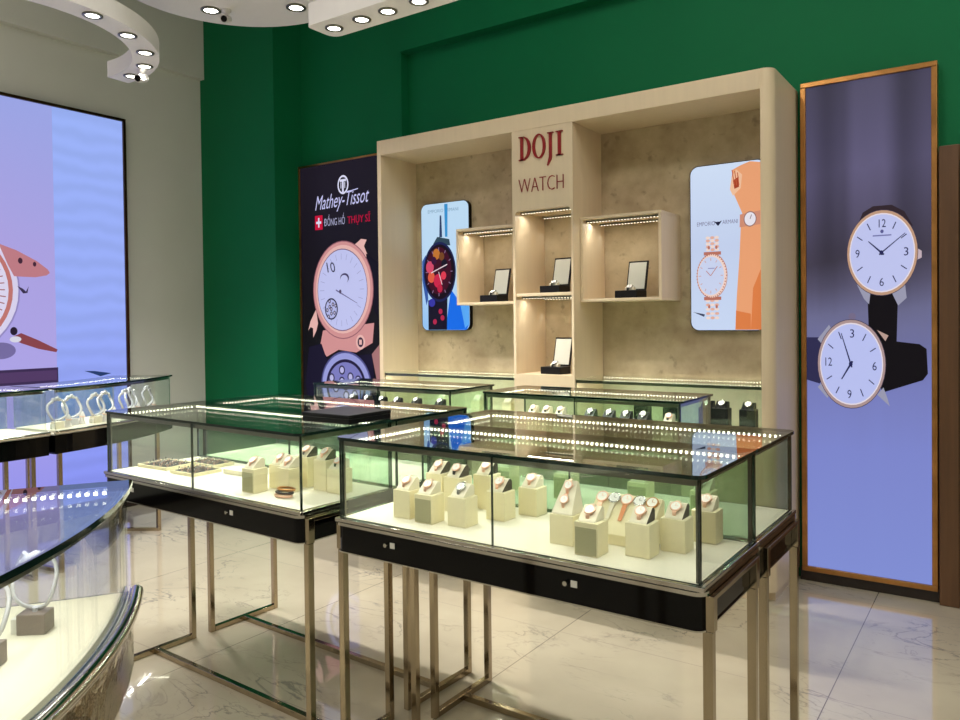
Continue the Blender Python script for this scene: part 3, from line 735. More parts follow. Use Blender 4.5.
round_lightbox(-1.582, 1.43, .44, .975, 'rounded lit poster of a forearm and rose gold watch, right alcove', draw_right)

# ------------------------------------------------------------------ glass display tables
ZT, ZG, ZB = 1.133, .871, .762
def box_part(name, m, par, *a, bevel=0, **k): return MB().box(*a, **k).build(name, m, par, bevel=bevel)
def led_line(b, p0, p1, pitch=.0168, s=.0024, h=.0045):
    p0, p1 = Vector(p0), Vector(p1); L = (p1 - p0).length; n = int(L / pitch)
    for i in range(n):
        p = p0 + (p1 - p0) * ((i + .5) / n); b.box(p.x - s, p.x + s, p.y - s, p.y + s, p.z - h, p.z + h, 1)
def glass_table(name, label, L, D, loc, rz, flip=False, zt=ZT, zg=ZG, zb=ZB, legs=True, group=None, light=1.9, mid=.055, locks=((.2,), (.75,)), plinth=False):
    """local x 0..L, y 0 (customer side) .. D; flip puts the seam side at y=0"""
    t = thing(name, label, 'display case', loc, rz, group)
    g = .010; e = .004
    r = .03
    rad = [r, r, .008, .008] if not flip else [.008, .008, r, r]
    MB().prism(rrect(0, L, 0, D, rad), zt - .010, zt, 0, 1).build('top_pane', [g_top, m_edge], t)
    zz = zt - .0105
    h = L / 2
    box_part('front_pane', [g_clear, m_edge], t, .012, h - .0005, .012, .012 + g, zg, zz, side=1)
    box_part('front_pane', [g_clear, m_edge], t, h + .0005, L - .012, .012, .012 + g, zg, zz, side=1)
    box_part('back_pane', [g_green, m_edge], t, .012, L - .012, D - .018, D - .018 + g, zg, zz, side=1)
    box_part('side_pane', [g_clear, m_edge], t, .012, .012 + g, .0225, D - .0185, zg, zz, side=0)
    box_part('side_pane', [g_clear, m_edge], t, L - .012 - g, L - .012, .0225, D - .0185, zg, zz, side=0)
    for xx in (.0225, L - .0265): box_part('corner_bead', m_profile, t, xx, xx + .004, .0225, .0265, zg + .0012, zt - .0305)
    # slim top profile that carries the led tape
    pz0, pz1 = zt - .030, zt - .0108
    b = MB(); y1 = D - .019
    b.box(.023, L - .023, .0228, .0288, pz0, pz1); b.box(.0228, .0288, .029, y1 - .010, pz0, pz1); b.box(L - .0288, L - .0228, .029, y1 - .010, pz0, pz1)
    b.box(.023, L - .023, y1 - .0098, y1, pz0, pz1)
    b.build('top_profile', m_profile, t)
    b = MB()
    b.box(.031, L - .031, y1 - .020, y1 - .0102, pz0 + .004, pz0 + .006); b.box(.0290, .0388, .031, y1 - .022, pz0 + .004, pz0 + .006)
    led_line(b, (.031, y1 - .015, pz0 + .009), (L - .031, y1 - .015, pz0 + .009)); led_line(b, (.034, .04, pz0 + .009), (.034, y1 - .03, pz0 + .009))
    b.build('led_strip', [m_black, m_led], t)
    # deck, rail, skirts
    MB().box(.02, L - .02, .02, D - .02, zg - .012, zg + .001).build('deck', m_deck, t)
    b = MB(); b.prism(rrect(-.004, L + .004, -.004, D + .002, rad), zg - .022, zg - .0125); b.box(0, L, .0, .0105, zg - .012, zg); b.box(0, .0105, .011, D, zg - .012, zg); b.box(L - .0105, L, .011, D, zg - .012, zg)
    b.build('rail', m_chrome, t, bevel=.0015)
    if zb is not None:
        skp = rrect(.004, L - .004, 0.002, D - .002, rad)
        MB().prism(skp, zb + .004, zg - .0225).build('skirt', m_black, t)
        MB().prism(rrect(.0, L, 0, D, rad), zb, zb + .0038).build('lower_trim', m_chrome, t)
    if plinth:
        MB().box(.12, L - .16, D - .16, D - .02, 0, zb - .001).build('plinth', m_floor, t)
    if legs:
        s = .024
        y0, y1 = (.035, D - mid) if not flip else (mid, D - .035)
        for x in (-.012, L - .012):
            for y in (y0, y1): box_part('leg', m_bronze, t, x, x + s, y - s / 2, y + s / 2, 0, zg - .024 if False else zb - .001, bevel=.0015)
            xs = (x, x + s)
            b = MB(); b.box(xs[0], xs[1], y0 + s / 2 + .0005, y1 - s / 2 - .0005, 0.0, s); b.build('foot_bar', m_bronze, t, bevel=.0015)
        b = MB(); ym = (y0 + y1) / 2; b.box(s - .0115, L - .0125, ym - s / 2, ym + s / 2, 0, s); b.build('stretcher', m_bronze, t, bevel=.0015)
    # outer uprights and side rails over the skirt ends
    if legs:
        for x in (-.016, L - .004):
            b = MB(); s2 = .02
            for y in (y0, y1): b.box(x, x + s2, y - .013, y + .013, zb, zg - .024)
            b.box(x, x + s2, y0 + .0135, y1 - .0135, zg - .036, zg - .024)
            b.build('end_frame', m_bronze, t, bevel=.001)
    if locks and zb is not None:
        for (x,) in locks:
            if x * L > L: continue
            o = MB().tube([(x * L, .002, zb + .055), (x * L, -.010, zb + .055)], .0065, 12).build('lock', m_chrome, t)
            MB().box(x * L + .014, x * L + .032, -.002, .0, zb + .047, zb + .064).build('tag', m_tag, o)
    # light of the tape
    R = Matrix.Rotation(rz, 4, 'Z')
    p = Vector(loc) + R @ Vector((L / 2, D - .045, pz0))
    if flip: light = light * .5
    arealight('case_tape_lamp', p, L - .1, .006, light * .55, (1, .98, .88), (0, 0, rz))
    p = Vector(loc) + R @ Vector((L / 2, .040, pz0)); arealight('case_tape_lamp', p, L - .1, .006, light * .45, (1, .98, .88), (0, 0, rz))
    p = Vector(loc) + R @ Vector((.045, D / 2, pz0)); arealight('case_tape_lamp', p, .006, D - .1, light * .3, (1, .98, .88), (0, 0, rz))
    return t
RA, RB, RC = math.radians(-.6), math.radians(-2.369), math.radians(-.59)
def island(x1, y0, L, D, rz):
    """world position of local (0,0) given the right front corner"""
    return (x1 - L * math.cos(rz), y0 - L * math.sin(rz), 0)
AL, AD = 1.215, .447
locA = island(-.592, 1.765, AL, AD, RA)
def off(loc, rz, x, y): return (loc[0] + x * math.cos(rz) - y * math.sin(rz), loc[1] + x * math.sin(rz) + y * math.cos(rz), 0)
glass_table('glass_display_table', 'front glass display case on steel legs, nearest the viewer, full of cream watch stands', AL, AD, locA, RA, locks=((.185,), (.70,)))
glass_table('glass_display_table', 'glass display case standing back to back behind the nearest case of watch stands', AL, AD - .002, off(locA, RA, 0, AD + .002), RA, flip=True)
BL, BD = 1.294, .465
locB = island(-1.951, 1.76, BL, BD, RB)
glass_table('glass_display_table', 'front left glass display case on steel legs holding jewellery trays, black box on top', BL, BD, locB, RB, mid=.05, locks=((.165,), (.69,)))
glass_table('glass_display_table', 'glass display case standing back to back behind the case with jewellery trays', BL, BD - .002, off(locB, RB, 0, BD + .002), RB, flip=True, mid=.05)
CL, CD = 1.084, .432
locC1 = (-3.578, 3.335, 0); locC2 = (-2.303, 3.335, 0)
glass_table('glass_display_table', 'rear glass display case in front of the black poster, left of its twin', CL, CD, locC1, RC, light=2, locks=((.5,),), legs=False, plinth=True)
glass_table('glass_display_table', 'rear glass display case in front of the centre column, its end tinted blue', 1.094, CD, locC2, RC, light=2, locks=((.5,),), legs=False, plinth=True)
# the two glass cases built into the alcoves
def alcove_case(x0, x1, label):
    t = thing('alcove_display_case', label, 'display case', (x0, UY + .01, .861))
    L, D, h = x1 - x0, UYB - UY - .012, .289
    MB().box(0, L, 0, D, h - .01, h).build('top_pane', [g_top], t)
    box_part('front_pane', [g_clear, m_edge], t, .001, L - .001, .004, .010, .012, h - .0105, side=1)
    box_part('frame', m_profile, t, .001, L - .001, .0105, .022, h - .028, h - .0105)
    b = MB(); b.box(.01, L - .01, D - .03, D - .012, h - .026, h - .022); led_line(b, (.01, D - .02, h - .019), (L - .01, D - .02, h - .019))
    b.box(.01, L - .01, .024, .036, h - .026, h - .022); led_line(b, (.01, .03, h - .019), (L - .01, .03, h - .019))
    b.build('led_strip', [m_profile, m_led], t)
    MB().box(0, L, 0, D - .008, 0, .012).build('deck', m_deck, t)
    MB().box(0, L, D - .007, D - .001, .0, h - .0105).build('back_board', m_lightgreen, t)
    arealight('case_tape_lamp', (x0 + L / 2, UY + .04, .861 + h - .03), L - .05, .006, 2.0, (1, .98, .86))
    return t
alcove_case(-3.708, -2.607, 'shallow glass case in the left alcove of the display wall')
alcove_case(-2.173, -1.081, 'shallow glass case in the right alcove holding black watch cushions')

# ------------------------------------------------------------------ curved counters
def sector(ro, ri, a0, a1, n=30): return arc(0, 0, ro, a0, a1, n) + arc(0, 0, ri, a0, a1, n)[::-1]
def curved_case(label, c, ro, ri, a0, a1, skirt_h, skirt_m, leg_at, light=3.5, chrome_r=.012, inset=.0):
    t = thing('curved_display_counter', label, 'display case', (c[0], c[1], 0))
    da = math.degrees(.012 / ro)
    MB().prism(sector(ro, ri, a0, a1, 40), ZT - .012, ZT, 0, 1).build('top_pane', [g_top, m_edge], t)
    MB().prism(sector(ro - .012, ro - .018, a0 + da, a1 - da), ZG, ZT - .0125, 1, 0, smooth=True).build('front_pane', [g_clear, m_edge], t)
    MB().prism(sector(ri + .018, ri + .012, a0 + da, a1 - da), ZG, ZT - .0125, 1, 0, smooth=True).build('back_pane', [g_green, m_edge], t)
    def radial(a, w):
        q = math.radians(a); u = Vector((math.cos(q), math.sin(q))); v = Vector((-u.y, u.x)) * w
        A_, B_ = u * (ri + .019), u * (ro - .019)
        return [(A_.x, A_.y), (B_.x, B_.y), (B_.x + v.x, B_.y + v.y), (A_.x + v.x, A_.y + v.y)]
    MB().prism(radial(a0 + da, .006), ZG, ZT - .0125, 1, 0).build('side_pane', [g_clear, m_edge], t)
    MB().prism(radial(a1 - da, -.006), ZG, ZT - .0125, 1, 0).build('side_pane', [g_clear, m_edge], t)
    MB().prism(sector(ro - .02, ro - .03, a0 + 2 * da, a1 - 2 * da), ZT - .03, ZT - .0128).build('top_profile', m_profile, t)
    b = MB(); b.prism(sector(ri + .034, ri + .022, a0 + 2 * da, a1 - 2 * da), ZT - .028, ZT - .026)
    rm = ri + .028; n = int(math.radians(a1 - a0) * rm / .02)
    for i in range(n):
        q = math.radians(a0 + 2 * da + (a1 - a0 - 4 * da) * (i + .5) / n); x, y = rm * math.cos(q), rm * math.sin(q)
        b.box(x - .004, x + .004, y - .004, y + .004, ZT - .024, ZT - .019, 1)
    q = math.radians(a1 - 2.6 * da); U_ = (math.cos(q), math.sin(q))
    led_line(b, (U_[0] * (ri + .05), U_[1] * (ri + .05), ZT - .021), (U_[0] * (ro - .05), U_[1] * (ro - .05), ZT - .021), .0168, .003, .003)
    b.build('led_strip', [m_black, m_led], t)
    MB().prism(sector(ro - .03, ri + .02, a0 + 2 * da, a1 - 2 * da), ZG - .012, ZG + .002).build('deck', m_deck, t)
    MB().prism(sector(ro - .0, ri + .0, a0, a1), ZG - .02, ZG - .0125).build('deck_edge', m_card, t)
    pts = [(x, y, ZG - .006) for x, y in arc(0, 0, ro + .004, a0, a1, 40)]
    MB().tube(pts, chrome_r, 10).build('rail', m_chrome, t)
    MB().prism(sector(ro - .004, ri + .004, a0 + .1, a1 - .1), ZG - .02 - skirt_h, ZG - .0205, smooth=False).build('skirt', skirt_m, t)
    s = .024
    for a, r_ in leg_at:
        q = math.radians(a); x, y = r_ * math.cos(q), r_ * math.sin(q)
        MB().box(x - s / 2, x + s / 2, y - s / 2, y + s / 2, 0, ZG - .021 - skirt_h).build('leg', m_bronze, t)
    for i in range(0, len(leg_at) - 1, 2):
        (a, r0), (b_, r1) = leg_at[i], leg_at[i + 1]
        q = math.radians(a); u = Vector((math.cos(q), math.sin(q))); v = Vector((-u.y, u.x)) * s / 2
        P0, P1 = u * (r0 + .0), u * (r1)
        MB().prism([(P0.x - v.x, P0.y - v.y), (P1.x - v.x, P1.y - v.y), (P1.x + v.x, P1.y + v.y), (P0.x + v.x, P0.y + v.y)], 0, s - .001).build('foot_bar', m_bronze, t)
    am = (a0 + a1) / 2
    for k in (.25, .75):
        a = math.radians(a0 + (a1 - a0) * k); rr = (ro + ri) / 2
        arealight('case_tape_lamp', (c[0] + rr * math.cos(a), c[1] + rr * math.sin(a), ZT - .03), .006, (a1 - a0) / 2 * PI / 180 * rr, light / 2, (1, .97, .93), (0, 0, a))
    return t
EC = (-6.85, 2.1)
curved_case('far left curved glass counter, right section holding pale crystal ornaments', EC, 2.16, 1.72, 6.2, 37.2, .115, m_black, [(34.5, 2.08), (34.5, 1.80), (8, 2.10), (8, 1.80)], light=2.6)
curved_case('far left curved glass counter, left section cut by the picture edge', EC, 2.16, 1.72, -25, 5.4, .115, m_black, [(3.5, 2.10), (3.5, 1.80), (-23, 2.10), (-23, 1.80)], light=2.6)
FC = (-2.63, -.345)
m_mirror = mat('rippled_mirror_steel', (206, 198, 184), .08, 1.0, vary=.05, scale=20, bump=.25)
curved_case('curved glass counter with chrome rim at lower left, nearest the viewer', FC, 1.65, 1.3, 22, 56.8, .15, m_mirror, [(50, 1.46), (50, 1.36), (27, 1.5), (27, 1.36)], light=1.8, chrome_r=.016)

# ------------------------------------------------------------------ merchandise
# watch prototypes: lies on its back at the origin, strap along +-y over a sloped cushion, 12 o'clock towards +y
def make_watch(name, label, strap_m, case_m, r=.016, strap_w=.012, dial_m=None, L=.075, drop=.03, side=-1, up=None):
    t = thing(name, label, 'watch')
    b = MB(); b.lathe([(r * .9, 0), (r, .002), (r, .005), (r * .88, .0068), (r * .8, .0062), (r * .8, .005), (r * .9, 0)], 22); b.build('watch_case', case_m, t)
    o = MB().prism([(r * .80 * math.cos(2 * PI * k / 22), r * .80 * math.sin(2 * PI * k / 22)) for k in range(22)], .0045, .0058).build('dial', dial_m or m_dial, t)
    b = MB(); b.box(-.0007, .0007, 0, r * .55, .00585, .0064); b.box(.0008, r * .4, -.0006, .0006, .00585, .0064); b.build('hands', case_m, o)
    b = MB(); b.tube([(r, 0, .003), (r + .003, 0, .003)], .0016, 8); b.build('crown', case_m, t)
    b = MB()
    for sgn in (1, -1):
        P = []
        n = 7
        for i in range(n):
            f = i / (n - 1); LL, dd = (up if (up and sgn > 0) else (L, drop)); y = sgn * (r * .85 + f * (LL / 2 - r)); z = .0035 - dd * f * f
            P.append((y, z, strap_w * (1 - .25 * f)))
        for i in range(n - 1):
            (y0, z0, w0), (y1, z1, w1) = P[i], P[i + 1]
            vs = [(-w0 / 2, y0, z0), (w0 / 2, y0, z0), (w1 / 2, y1, z1), (-w1 / 2, y1, z1), (-w0 / 2, y0, z0 - .002), (w0 / 2, y0, z0 - .002), (w1 / 2, y1, z1 - .002), (-w1 / 2, y1, z1 - .002)]
            fs = [(0, 1, 2, 3), (7, 6, 5, 4), (0, 4, 5, 1), (2, 6, 7, 3), (1, 5, 6, 2), (3, 7, 4, 0)]
            if sgn < 0: fs = [f[::-1] for f in fs]
            b.add(vs, fs)
    b.build('strap', strap_m, t)
    return t
def make_stand(name, label, m, mp, w=.07, d=.065, h=.09, mdark=None, face=None):
    t = thing(name, label, 'watch stand')
    b = MB(); b.box(-w / 2, w / 2, 0, d, 0, h); b.build('block', m, t, bevel=.002)
    if face: MB().box(-w / 2 + .004, w / 2 - .004, -.002, -.0003, .004, h - .014).build('front_panel', face, t)
    # cushion: rising wedge, rounded crest
    prof = [(.004, h + .0005), (d - .004, h + .0005), (d - .004, h + .028), (d - .012, h + .036), (d - .022, h + .036), (.008, h + .006)]
    n = len(prof); x0, x1 = -w / 2 + .010, w / 2 - .010
    vs = [(x0, y, z) for y, z in prof] + [(x1, y, z) for y, z in prof]
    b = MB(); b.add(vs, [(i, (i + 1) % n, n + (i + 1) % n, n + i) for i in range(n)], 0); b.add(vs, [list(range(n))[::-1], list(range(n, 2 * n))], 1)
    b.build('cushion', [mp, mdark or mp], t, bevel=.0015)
    return t
SL = math.atan2(.030, .035)
def watch_on(proto, sx, sy, zbase, h, rz, label, group, dx=0.0, first=[]):
    """lay the watch on the sloping cushion of a stand whose base is at (sx, sy)"""
    q = Vector((dx, .026, h + .0245 + .0035)); q = Matrix.Rotation(rz, 3, 'Z') @ q
    R = Matrix.Rotation(rz, 4, 'Z') @ Matrix.Rotation(SL, 4, 'X')
    return dup(proto, (sx + q.x, sy + q.y, zbase + q.z), R.to_euler(), label, group)
wp_rose = make_watch('wristwatch', 'proto', m_rose, m_rose, L=.062, drop=.014)
wp_lea = make_watch('wristwatch', 'proto', m_leather, m_rose, L=.062, drop=.014)
wp_two = make_watch('wristwatch', 'proto', m_silver, m_silver, L=.062, drop=.014)
sp_cream = make_stand('watch_stand', 'proto', m_stand, m_pillow)
sp_creamdk = make_stand('watch_stand', 'proto', m_stand, m_pillow, mdark=m_cushdk)
sp_face = make_stand('watch_stand', 'proto', m_stand, m_pillow, face=m_standdk, mdark=m_pillow)
sp_tall = make_stand('watch_stand', 'proto', m_stand, m_pillow, h=.115, mdark=m_cushdk)
sp_black = make_stand('watch_stand', 'proto', m_blackst, m_blackst, w=.085, d=.07, h=.13)
sp_dkg = make_stand('watch_stand', 'proto', m_blackst, m_blackst, w=.07, d=.06, h=.15)
protos = [wp_rose, wp_lea, wp_two, sp_cream, sp_creamdk, sp_face, sp_tall, sp_black, sp_dkg]
zA = ZG + .001
LISTA = [  # x, y (front centre), proto, height, watch, description
    (-1.613, 1.882, sp_cream, .09, wp_rose, 'leftmost in the nearest case'),
    (-1.513, 1.868, sp_face, .09, wp_rose, 'second from left in front row, nearest case'),
    (-1.400, 1.890, sp_cream, .09, wp_two, 'left of the front glass seam in the nearest case'),
    (-1.342, 2.017, sp_creamdk, .09, wp_rose, 'just right of the glass seam, nearest case'),
    (-1.285, 2.120, sp_cream, .09, wp_rose, 'in back row right of seam, nearest case'),
    (-1.612, 2.05, sp_tall, .115, wp_rose, 'tall, behind the leftmost front stand, nearest case'),
    (-1.52, 2.03, sp_tall, .115, wp_lea, 'tall, behind the second front one, nearest case'),
    (-1.46, 2.115, sp_tall, .115, wp_rose, 'tall, back row left of seam, nearest case'),
    (-.934, 1.838, sp_face, .09, wp_rose, 'with olive front at the nearest case front right'),
    (-.814, 1.898, sp_creamdk, .09, wp_rose, 'right of the row of round dials, nearest case'),
    (-.752, 1.992, sp_creamdk, .09, wp_rose, 'second from the right corner post, nearest case'),
    (-.712, 2.122, sp_cream, .09, wp_rose, 'rightmost, beside the end glass of the nearest case'),
]
for x, y, sp, h, wp, nm in LISTA:
    dup(sp, (x, y, zA), (0, 0, RA), 'cream suede watch stand ' + nm, 'cream watch stands')
    lab = {'rose': 'rose gold bracelet watch'}.get('rose') if wp is wp_rose else ('black leather strap watch' if wp is wp_lea else 'silver bracelet watch')
    watch_on(wp, x, y, zA, h, RA, lab + ' on stand ' + nm, 'watches on cream stands')
# double display slab (two watches one above the other)
t = thing('watch_stand', 'wide cream slanted stand with two rose gold pieces, right half of the nearest case', 'watch stand', (-1.038, 1.893, zA), RA)
b = MB(); b.box(-.038, .038, 0, .075, 0, .085); b.build('block', m_stand, t, bevel=.002)
prof = [(.002, .0855), (.073, .0855), (.073, .165), (.062, .172), (.004, .09)]; n = 5
vs = [(-.033, y, z) for y, z in prof] + [(.033, y, z) for y, z in prof]; vs[2] = (-.02, .073, .165); vs[3] = (-.02, .062, .172); vs[7] = (.02, .073, .165); vs[8] = (.02, .062, .172)
b = MB(); b.add(vs, [(i, (i + 1) % n, n + (i + 1) % n, n + i) for i in range(n)] + [list(range(n))[::-1], list(range(n, 2 * n))]); b.build('slanted_back', m_pillow, t, bevel=.002)
a2 = math.atan2(.082, .058)
for f, nm, wp in ((.36, 'lower', wp_rose), (.8, 'upper', wp_rose)):
    q = Vector((.0, .004 + .058 * f - .004, .09 + .082 * f + .004))
    dup(wp, (-1.038 + q.x, 1.893 + q.y, zA + q.z), (Matrix.Rotation(RA, 4, 'Z') @ Matrix.Rotation(a2, 4, 'X')).to_euler(), nm + ' rose gold watch on the wide slanted stand, nearest case', None, .85)
# long ramp with five round dials
t = thing('watch_ramp', 'long cream ramp carrying a row of five round dials, nearest case', 'watch stand', (-.885, 2.03, zA), RA)
prof = [(-.06, .0), (.055, .0), (.055, .115), (.04, .122), (-.06, .03)]; n = 5
vs = [(-.125, y, z) for y, z in prof] + [(.075, y, z) for y, z in prof]
b = MB(); b.add(vs, [(i, (i + 1) % n, n + (i + 1) % n, n + i) for i in range(n)] + [list(range(n))[::-1], list(range(n, 2 * n))]); b.build('ramp', m_stand, t, bevel=.002)
a3 = math.atan2(.092, .10)
ramp_w = []
for i in range(5):
    m_ = [m_rose, m_silver, m_tan, m_silver, m_tan][i]
    wp = make_watch('wristwatch', ['rose gold bracelet', 'white strap', 'orange tan strap', 'silver bracelet', 'pale tan strap'][i] + ' watch, ' + ['first', 'second', 'third', 'fourth', 'last'][i] + ' from the left on the five dial ramp', [m_rose, m_pillow, m_tan, m_silver, m_pillow][i], [m_rose, m_silver, m_rose, m_silver, m_gold][i], r=.0185, strap_w=.014, L=.15, drop=.0, up=(.05, .03))
    q = Vector((-.102 + .0385 * i, .024, .03 + .92 * .084 + .003))
    wp.location = (-.885 + q.x, 2.03 + q.y, zA + q.z); wp.rotation_euler = (a3, 0, RA)
    wp['group'] = 'round dials on the ramp'
# stands and watches in the case behind (dimly seen through the end glass)
for x, y, nm in ((-.80, 2.36, 'right end'), (-1.02, 2.38, 'middle right'), (-1.30, 2.38, 'middle left'), (-1.55, 2.38, 'left end')):
    dup(sp_face, (x, y, zA), (0, 0, RA), 'cream watch stand at the ' + nm + ' of the case behind the nearest one', 'stands in the second case')
    watch_on(wp_rose if x < -1 else wp_two, x, y, zA, .09, RA, ('rose gold' if x < -1 else 'silver') + ' watch on the stand at the ' + nm + ' of the second case', 'watches in the second case')
# left island stands
def toB(x, y): return x, y
LISTB = [(-2.235, 1.935, sp_cream, .09, wp_rose, 'mid front row in the tray case'), (-2.345, 1.862, sp_face, .09, wp_rose, 'leftmost in the tray case'), (-2.315, 1.965, sp_cream, .09, wp_rose, 'second from the left in the tray case'), (-2.25, 2.04, sp_tall, .115, wp_lea, 'tall one in the middle of the tray case'),
         (-2.14, 2.03, sp_tall, .115, wp_rose, 'near the right back corner of the tray case'), (-2.06, 2.02, sp_cream, .09, wp_lea, 'at the right end of the tray case')]
for x, y, sp, h, wp, nm in LISTB:
    dup(sp, (x, y, zA), (0, 0, RB), 'cream suede watch stand ' + nm, 'cream stands in the tray case')
    watch_on(wp, x, y, zA, h, RB, ('rose gold bracelet watch' if wp is wp_rose else 'black leather strap watch') + ' on the stand ' + nm, 'watches in the tray case')
# bracelets lying on the deck near the corner post
for i, (dx, c) in enumerate(((0, m_rose), (.012, m_leather), (.03, m_gold))):
    pts = [(.032 * math.cos(a) * 1.2, .02 * math.sin(a), .006 + .012 * i) for a in [2 * PI * k / 20 for k in range(20)]]
    o = MB().tube(pts, .0045, 6, closed=True).build('bracelet', c, None, loc=(-2.175 + dx * .3, 1.885 + dx * .2, zA))
    tag(o, ['rose gold bracelet at the bottom of the small pile by the corner post', 'black bracelet in the middle of the small pile by the corner post', 'rose gold bracelet on top of the small pile by the corner post'][i], 'bracelet', 'piled bracelets')
# jewellery trays
def tray(loc, rz, w, d, label, nx, ny, watchy, m):
    t = thing('jewellery_tray', label, 'tray', loc, rz)
    b = MB(); b.box(0, w, 0, d, 0, .006); b.box(0, w, 0, .005, .006, .014); b.box(0, w, d - .005, d, .006, .014); b.box(0, .005, .005, d - .005, .006, .014); b.box(w - .005, w, .005, d - .005, .006, .014)
    b.build('tray_frame', m_stand, t, bevel=.001)
    MB().box(.006, w - .006, .006, d - .006, .006, .010).build('lining', m_trayfab, t)
    R = Matrix.Rotation(rz, 4, 'Z')
    for i in range(nx):
        for j in range(ny):
            x = .018 + (w - .036) * (i + .5) / nx; y = .012 + (d - .024) * (j + .5) / ny
            p = Vector(loc) + R @ Vector((x, y, .0105))
            rr = min((w - .036) / nx, (d - .024) / ny) * .36
            if not ring_p:
                b = MB(); b.tube([(.011 * math.cos(a), 0, .011 + .011 * math.sin(a)) for a in [2 * PI * k / 16 for k in range(16)]], .0017, 6, closed=True)
                o = thing('ring', 'x', 'ring'); b.build('band', m_rose, o); MB().lathe([(0, .028), (.006, .025), (.004, .021), (0, .02)], 8).build('stone', m_crystal, o); ring_p.append(o)
                b = MB(); b.tube([(.011 * math.cos(a), 0, .011 + .011 * math.sin(a)) for a in [2 * PI * k / 16 for k in range(16)]], .0017, 6, closed=True)
                o = thing('ring', 'x', 'ring'); b.build('band', m_silver, o); MB().lathe([(0, .028), (.005, .025), (.003, .021), (0, .02)], 8).build('stone', m_leather, o); ring_p.append(o)
            dup(ring_p[(i + j + m) % 2], p, (0, 0, rz + random.uniform(-.3, .3)), ('rose gold' if (i + j + m) % 2 == 0 else 'silver') + ' ring, one of the rows in the ' + watchy, 'rings in the ' + watchy, .62)
ring_p = []
def trayz(x, y): return (x, y, zA)
tray(trayz(-3.20, 1.945), .05, .20, .15, 'dark lined jewellery tray nearest the left end of the left case', 7, 4, 'leftmost tray', 0)
tray(trayz(-2.945, 1.935), -.02, .165, .14, 'dark lined jewellery tray at the front middle of the left case', 6, 4, 'front middle tray', 1)
tray(trayz(-3.06, 2.10), -.02, .19, .11, 'dark lined jewellery tray at the back of the left case', 7, 3, 'back tray', 0)
# ivory plinth block between trays and stands
tag(MB().box(0, .17, 0, .10, 0, .02).build('display_pad', m_pillow, None, bevel=.002, loc=(-2.74, 2.05, zA)), 'flat ivory display pad behind the front tray of the left case', 'display pad')
# black box on top of the left island
t = thing('black_tray_box', 'flat black lidded box lying on top of the left glass case', 'box', (-2.208, 2.01, ZT + .0005), math.radians(-.5))
MB().box(0, .245, 0, .225, 0, .018).build('base', m_blackst, t, bevel=.002); MB().box(-.002, .247, -.002, .227, .0185, .034).build('lid', m_blackst, t, bevel=.003)

# rear cases: black stands with pale dials
rear = [(-2.98, 3.42, 'fourth from the left'), (-3.10, 3.42, 'third from the left'), (-3.22, 3.42, 'second from the left'), (-3.34, 3.42, 'leftmost'), (-2.86, 3.45, 'fifth from the left'), (-2.70, 3.47, 'rightmost')]
for x, y, nm in rear:
    dup(sp_dkg, (x, y, zA), (0, 0, RC), 'dark watch stand, ' + nm + ' in the rear case before the black poster', 'dark stands in the rear left case')
    watch_on(wp_two, x, y, zA, .15, RC, 'silver watch on the ' + nm + ' dark stand of the rear left case', 'watches in the rear left case')
sp_ctall = make_stand('watch_stand', 'proto', m_stand, m_pillow, w=.06, d=.06, h=.15); protos.append(sp_ctall)
for x, y, sp, nm in ((-2.06, 3.44, sp_ctall, 'leftmost'), (-1.98, 3.44, sp_ctall, 'second from the left'), (-1.90, 3.44, sp_ctall, 'third from the left'), (-1.73, 3.44, sp_dkg, 'fourth from the left'), (-1.63, 3.44, sp_dkg, 'fifth from the left'), (-1.54, 3.44, sp_dkg, 'sixth from the left'), (-1.45, 3.44, sp_dkg, 'seventh from the left'), (-1.32, 3.43, sp_ctall, 'rightmost')):
    dup(sp, (x, y, zA), (0, 0, RC), ('cream' if sp is sp_ctall else 'dark') + ' watch stand, ' + nm + ' in the rear case before the centre column', 'stands in the rear right case')
    watch_on(wp_lea if sp is sp_ctall else wp_two, x, y, zA, .15, RC, 'watch on the ' + nm + ' stand in the rear right case', 'watches in the rear right case')
zD = .861 + .0125
wp_big = make_watch('wristwatch', 'proto', m_leather, m_silver, r=.021, strap_w=.018, L=.07, drop=.012); protos.append(wp_big)
for x, nm in ((-1.185, 'rightmost'), (-1.33, 'second from the right'), (-1.41, 'third from the right'), (-1.62, 'fourth from the right'), (-1.80, 'fifth from the right')):
    dup(sp_black, (x, 4.26, zD), (0, 0, 0), 'black leatherette watch stand, ' + nm + ' in the right alcove case', 'black stands in the right alcove')
    watch_on(wp_big, x, 4.26, zD, .13, 0, 'silver cased watch on the black stand ' + nm + ' in the right alcove', 'watches in the right alcove')
for x, nm in ((-3.3, 'left'), (-3.0, 'middle'), (-2.75, 'right')):
    dup(sp_cream, (x, 4.28, zD), (0, 0, 0), 'cream watch stand at the ' + nm + ' of the left alcove case', 'cream stands in the left alcove')

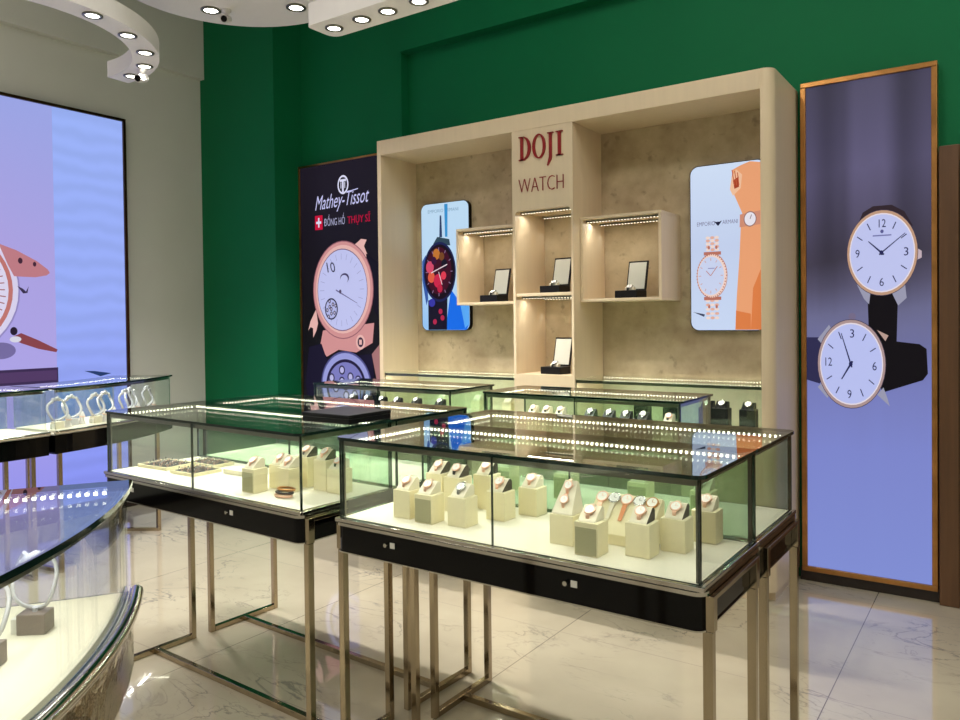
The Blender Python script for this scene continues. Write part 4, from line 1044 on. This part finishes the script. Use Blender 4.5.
# open watch boxes on the shelves
def watch_box(loc, label, wlabel, rz=-.12):
    t = thing('watch_box', label, 'watch box', loc, rz)
    MB().box(-.075, .075, -.06, .06, 0, .045).build('base', m_blackst, t, bevel=.003)
    R = Matrix.Translation((0, .058, .046)) @ Matrix.Rotation(math.radians(-12), 4, 'X')
    def tb(b): b.v = [tuple(R @ Vector(v)) for v in b.v]; return b
    b = MB(); b.box(-.066, .066, 0, .012, 0, .185); o = tb(b).build('lid', m_blackst, t)
    b = MB(); b.box(-.058, .058, -.002, -.0003, .010, .175); tb(b).build('lid_lining', m_card, o)
    MB().tube([(-.03, -.005, .052), (.03, -.005, .052)], .014, 12).build('cushion', m_pillow, t)
    q = Matrix.Rotation(rz, 3, 'Z') @ Vector((0, -.012, .0675))
    return dup(wp_big, (loc[0] + q.x, loc[1] + q.y, loc[2] + q.z), (.5, 0, rz), wlabel)
watch_box((-2.87, 4.33, 1.6315), 'open black watch box in the left wall box of the display wall', 'watch in the open box inside the left wall box')
watch_box((-2.375, 4.28, 1.6755), 'open black watch box on the upper shelf of the centre niche', 'watch in the open box on the upper niche shelf')
watch_box((-2.375, 4.28, 1.1655), 'open black watch box at the bottom of the centre niche', 'watch in the open box at the bottom of the niche')
watch_box((-1.885, 4.33, 1.6315), 'open black watch box in the right wall box beside the forearm poster', 'watch in the open box inside the right wall box')

# crystal bangles on grey blocks (curved counters)
def ornament(loc, rz, label, m_blk, s=1.0, bust=False):
    t = thing('bangle_display', label, 'bangle display', loc, rz)
    MB().box(-.028, .028, -.022, .022, 0, .042).build('block', m_blk, t, bevel=.002)
    MB().box(-.043, -.029, -.012, .012, 0, .03).build('price_tag', m_tag, t)
    rx = .062 if bust else .042
    b = MB(); b.tube([(rx * math.cos(a), .01 * math.sin(3 * a), .108 + .062 * math.sin(a)) for a in [math.radians(115 + 310 * k / 24) for k in range(25)]], .0075 if bust else .0042, 8)
    b.tube([(.0, .0, .042), (.0, .0, .05)], .006)
    b.build('bangle', m_crystal, t)
    b = MB()
    for a, r_ in ((100, .062), (112, .066), (88, .068), (124, .058), (76, .06)):
        q = math.radians(a); r_ *= rx / .062; b.lathe([(0, -.011), (.008, -.008), (.011, 0), (.008, .008), (0, .011)], 10, mat4=Matrix.Translation((r_ * math.cos(q), .004, .11 + r_ * math.sin(q))))
    b.build('beads', m_crystal, t)
    if bust:
        MB().lathe([(.020, 0), (.022, .004), (.012, .03), (.017, .055), (.009, .075), (0, .08)], 14, mat4=Matrix.Translation((.06, -.01, 0))).build('bust', m_white, t)
        MB().tube([(.06 + .016 * math.cos(a), -.012 + .016 * math.sin(a), .05 + .006 * math.sin(a)) for a in [2 * PI * k / 14 for k in range(14)]], .0025, 6, closed=True).build('necklace', m_rose, t)
    if s != 1: t.scale = (s,) * 3
    return t
ornament((-1.655, .775, ZG + .002), math.radians(40), 'crystal bangle on a grey block, nearest the tip of the lower left counter', m_greyst)
ornament((-1.562, .642, ZG + .002), math.radians(40), 'crystal bangle on a grey block at the left picture edge, lower left counter', m_greyst)
for i, a in enumerate((9, 13, 17, 21, 25, 29, 33)):
    q = math.radians(a); r_ = 2.04 - .05 * (i % 2)
    ornament((EC[0] + r_ * math.cos(q), EC[1] + r_ * math.sin(q), ZG + .002), q + PI / 2, 'white crystal bangle display, ' + ['first', 'second', 'third', 'fourth', 'fifth', 'sixth', 'seventh'][i] + ' from the left in the far left counter', m_crystal if i % 2 else m_pillow, 1.05, True)['group'] = 'crystal displays in the far counter'

# prototypes are used once more out of frame: remove them
def rm(o):
    for c in list(o.children): rm(c)
    bpy.data.objects.remove(o)
for p in protos + ring_p: rm(p)

# world: dim neutral
w = bpy.data.worlds.new('world'); S.world = w; w.use_nodes = True
w.node_tree.nodes['Background'].inputs[0].default_value = (.5, .5, .5, 1); w.node_tree.nodes['Background'].inputs[1].default_value = .1
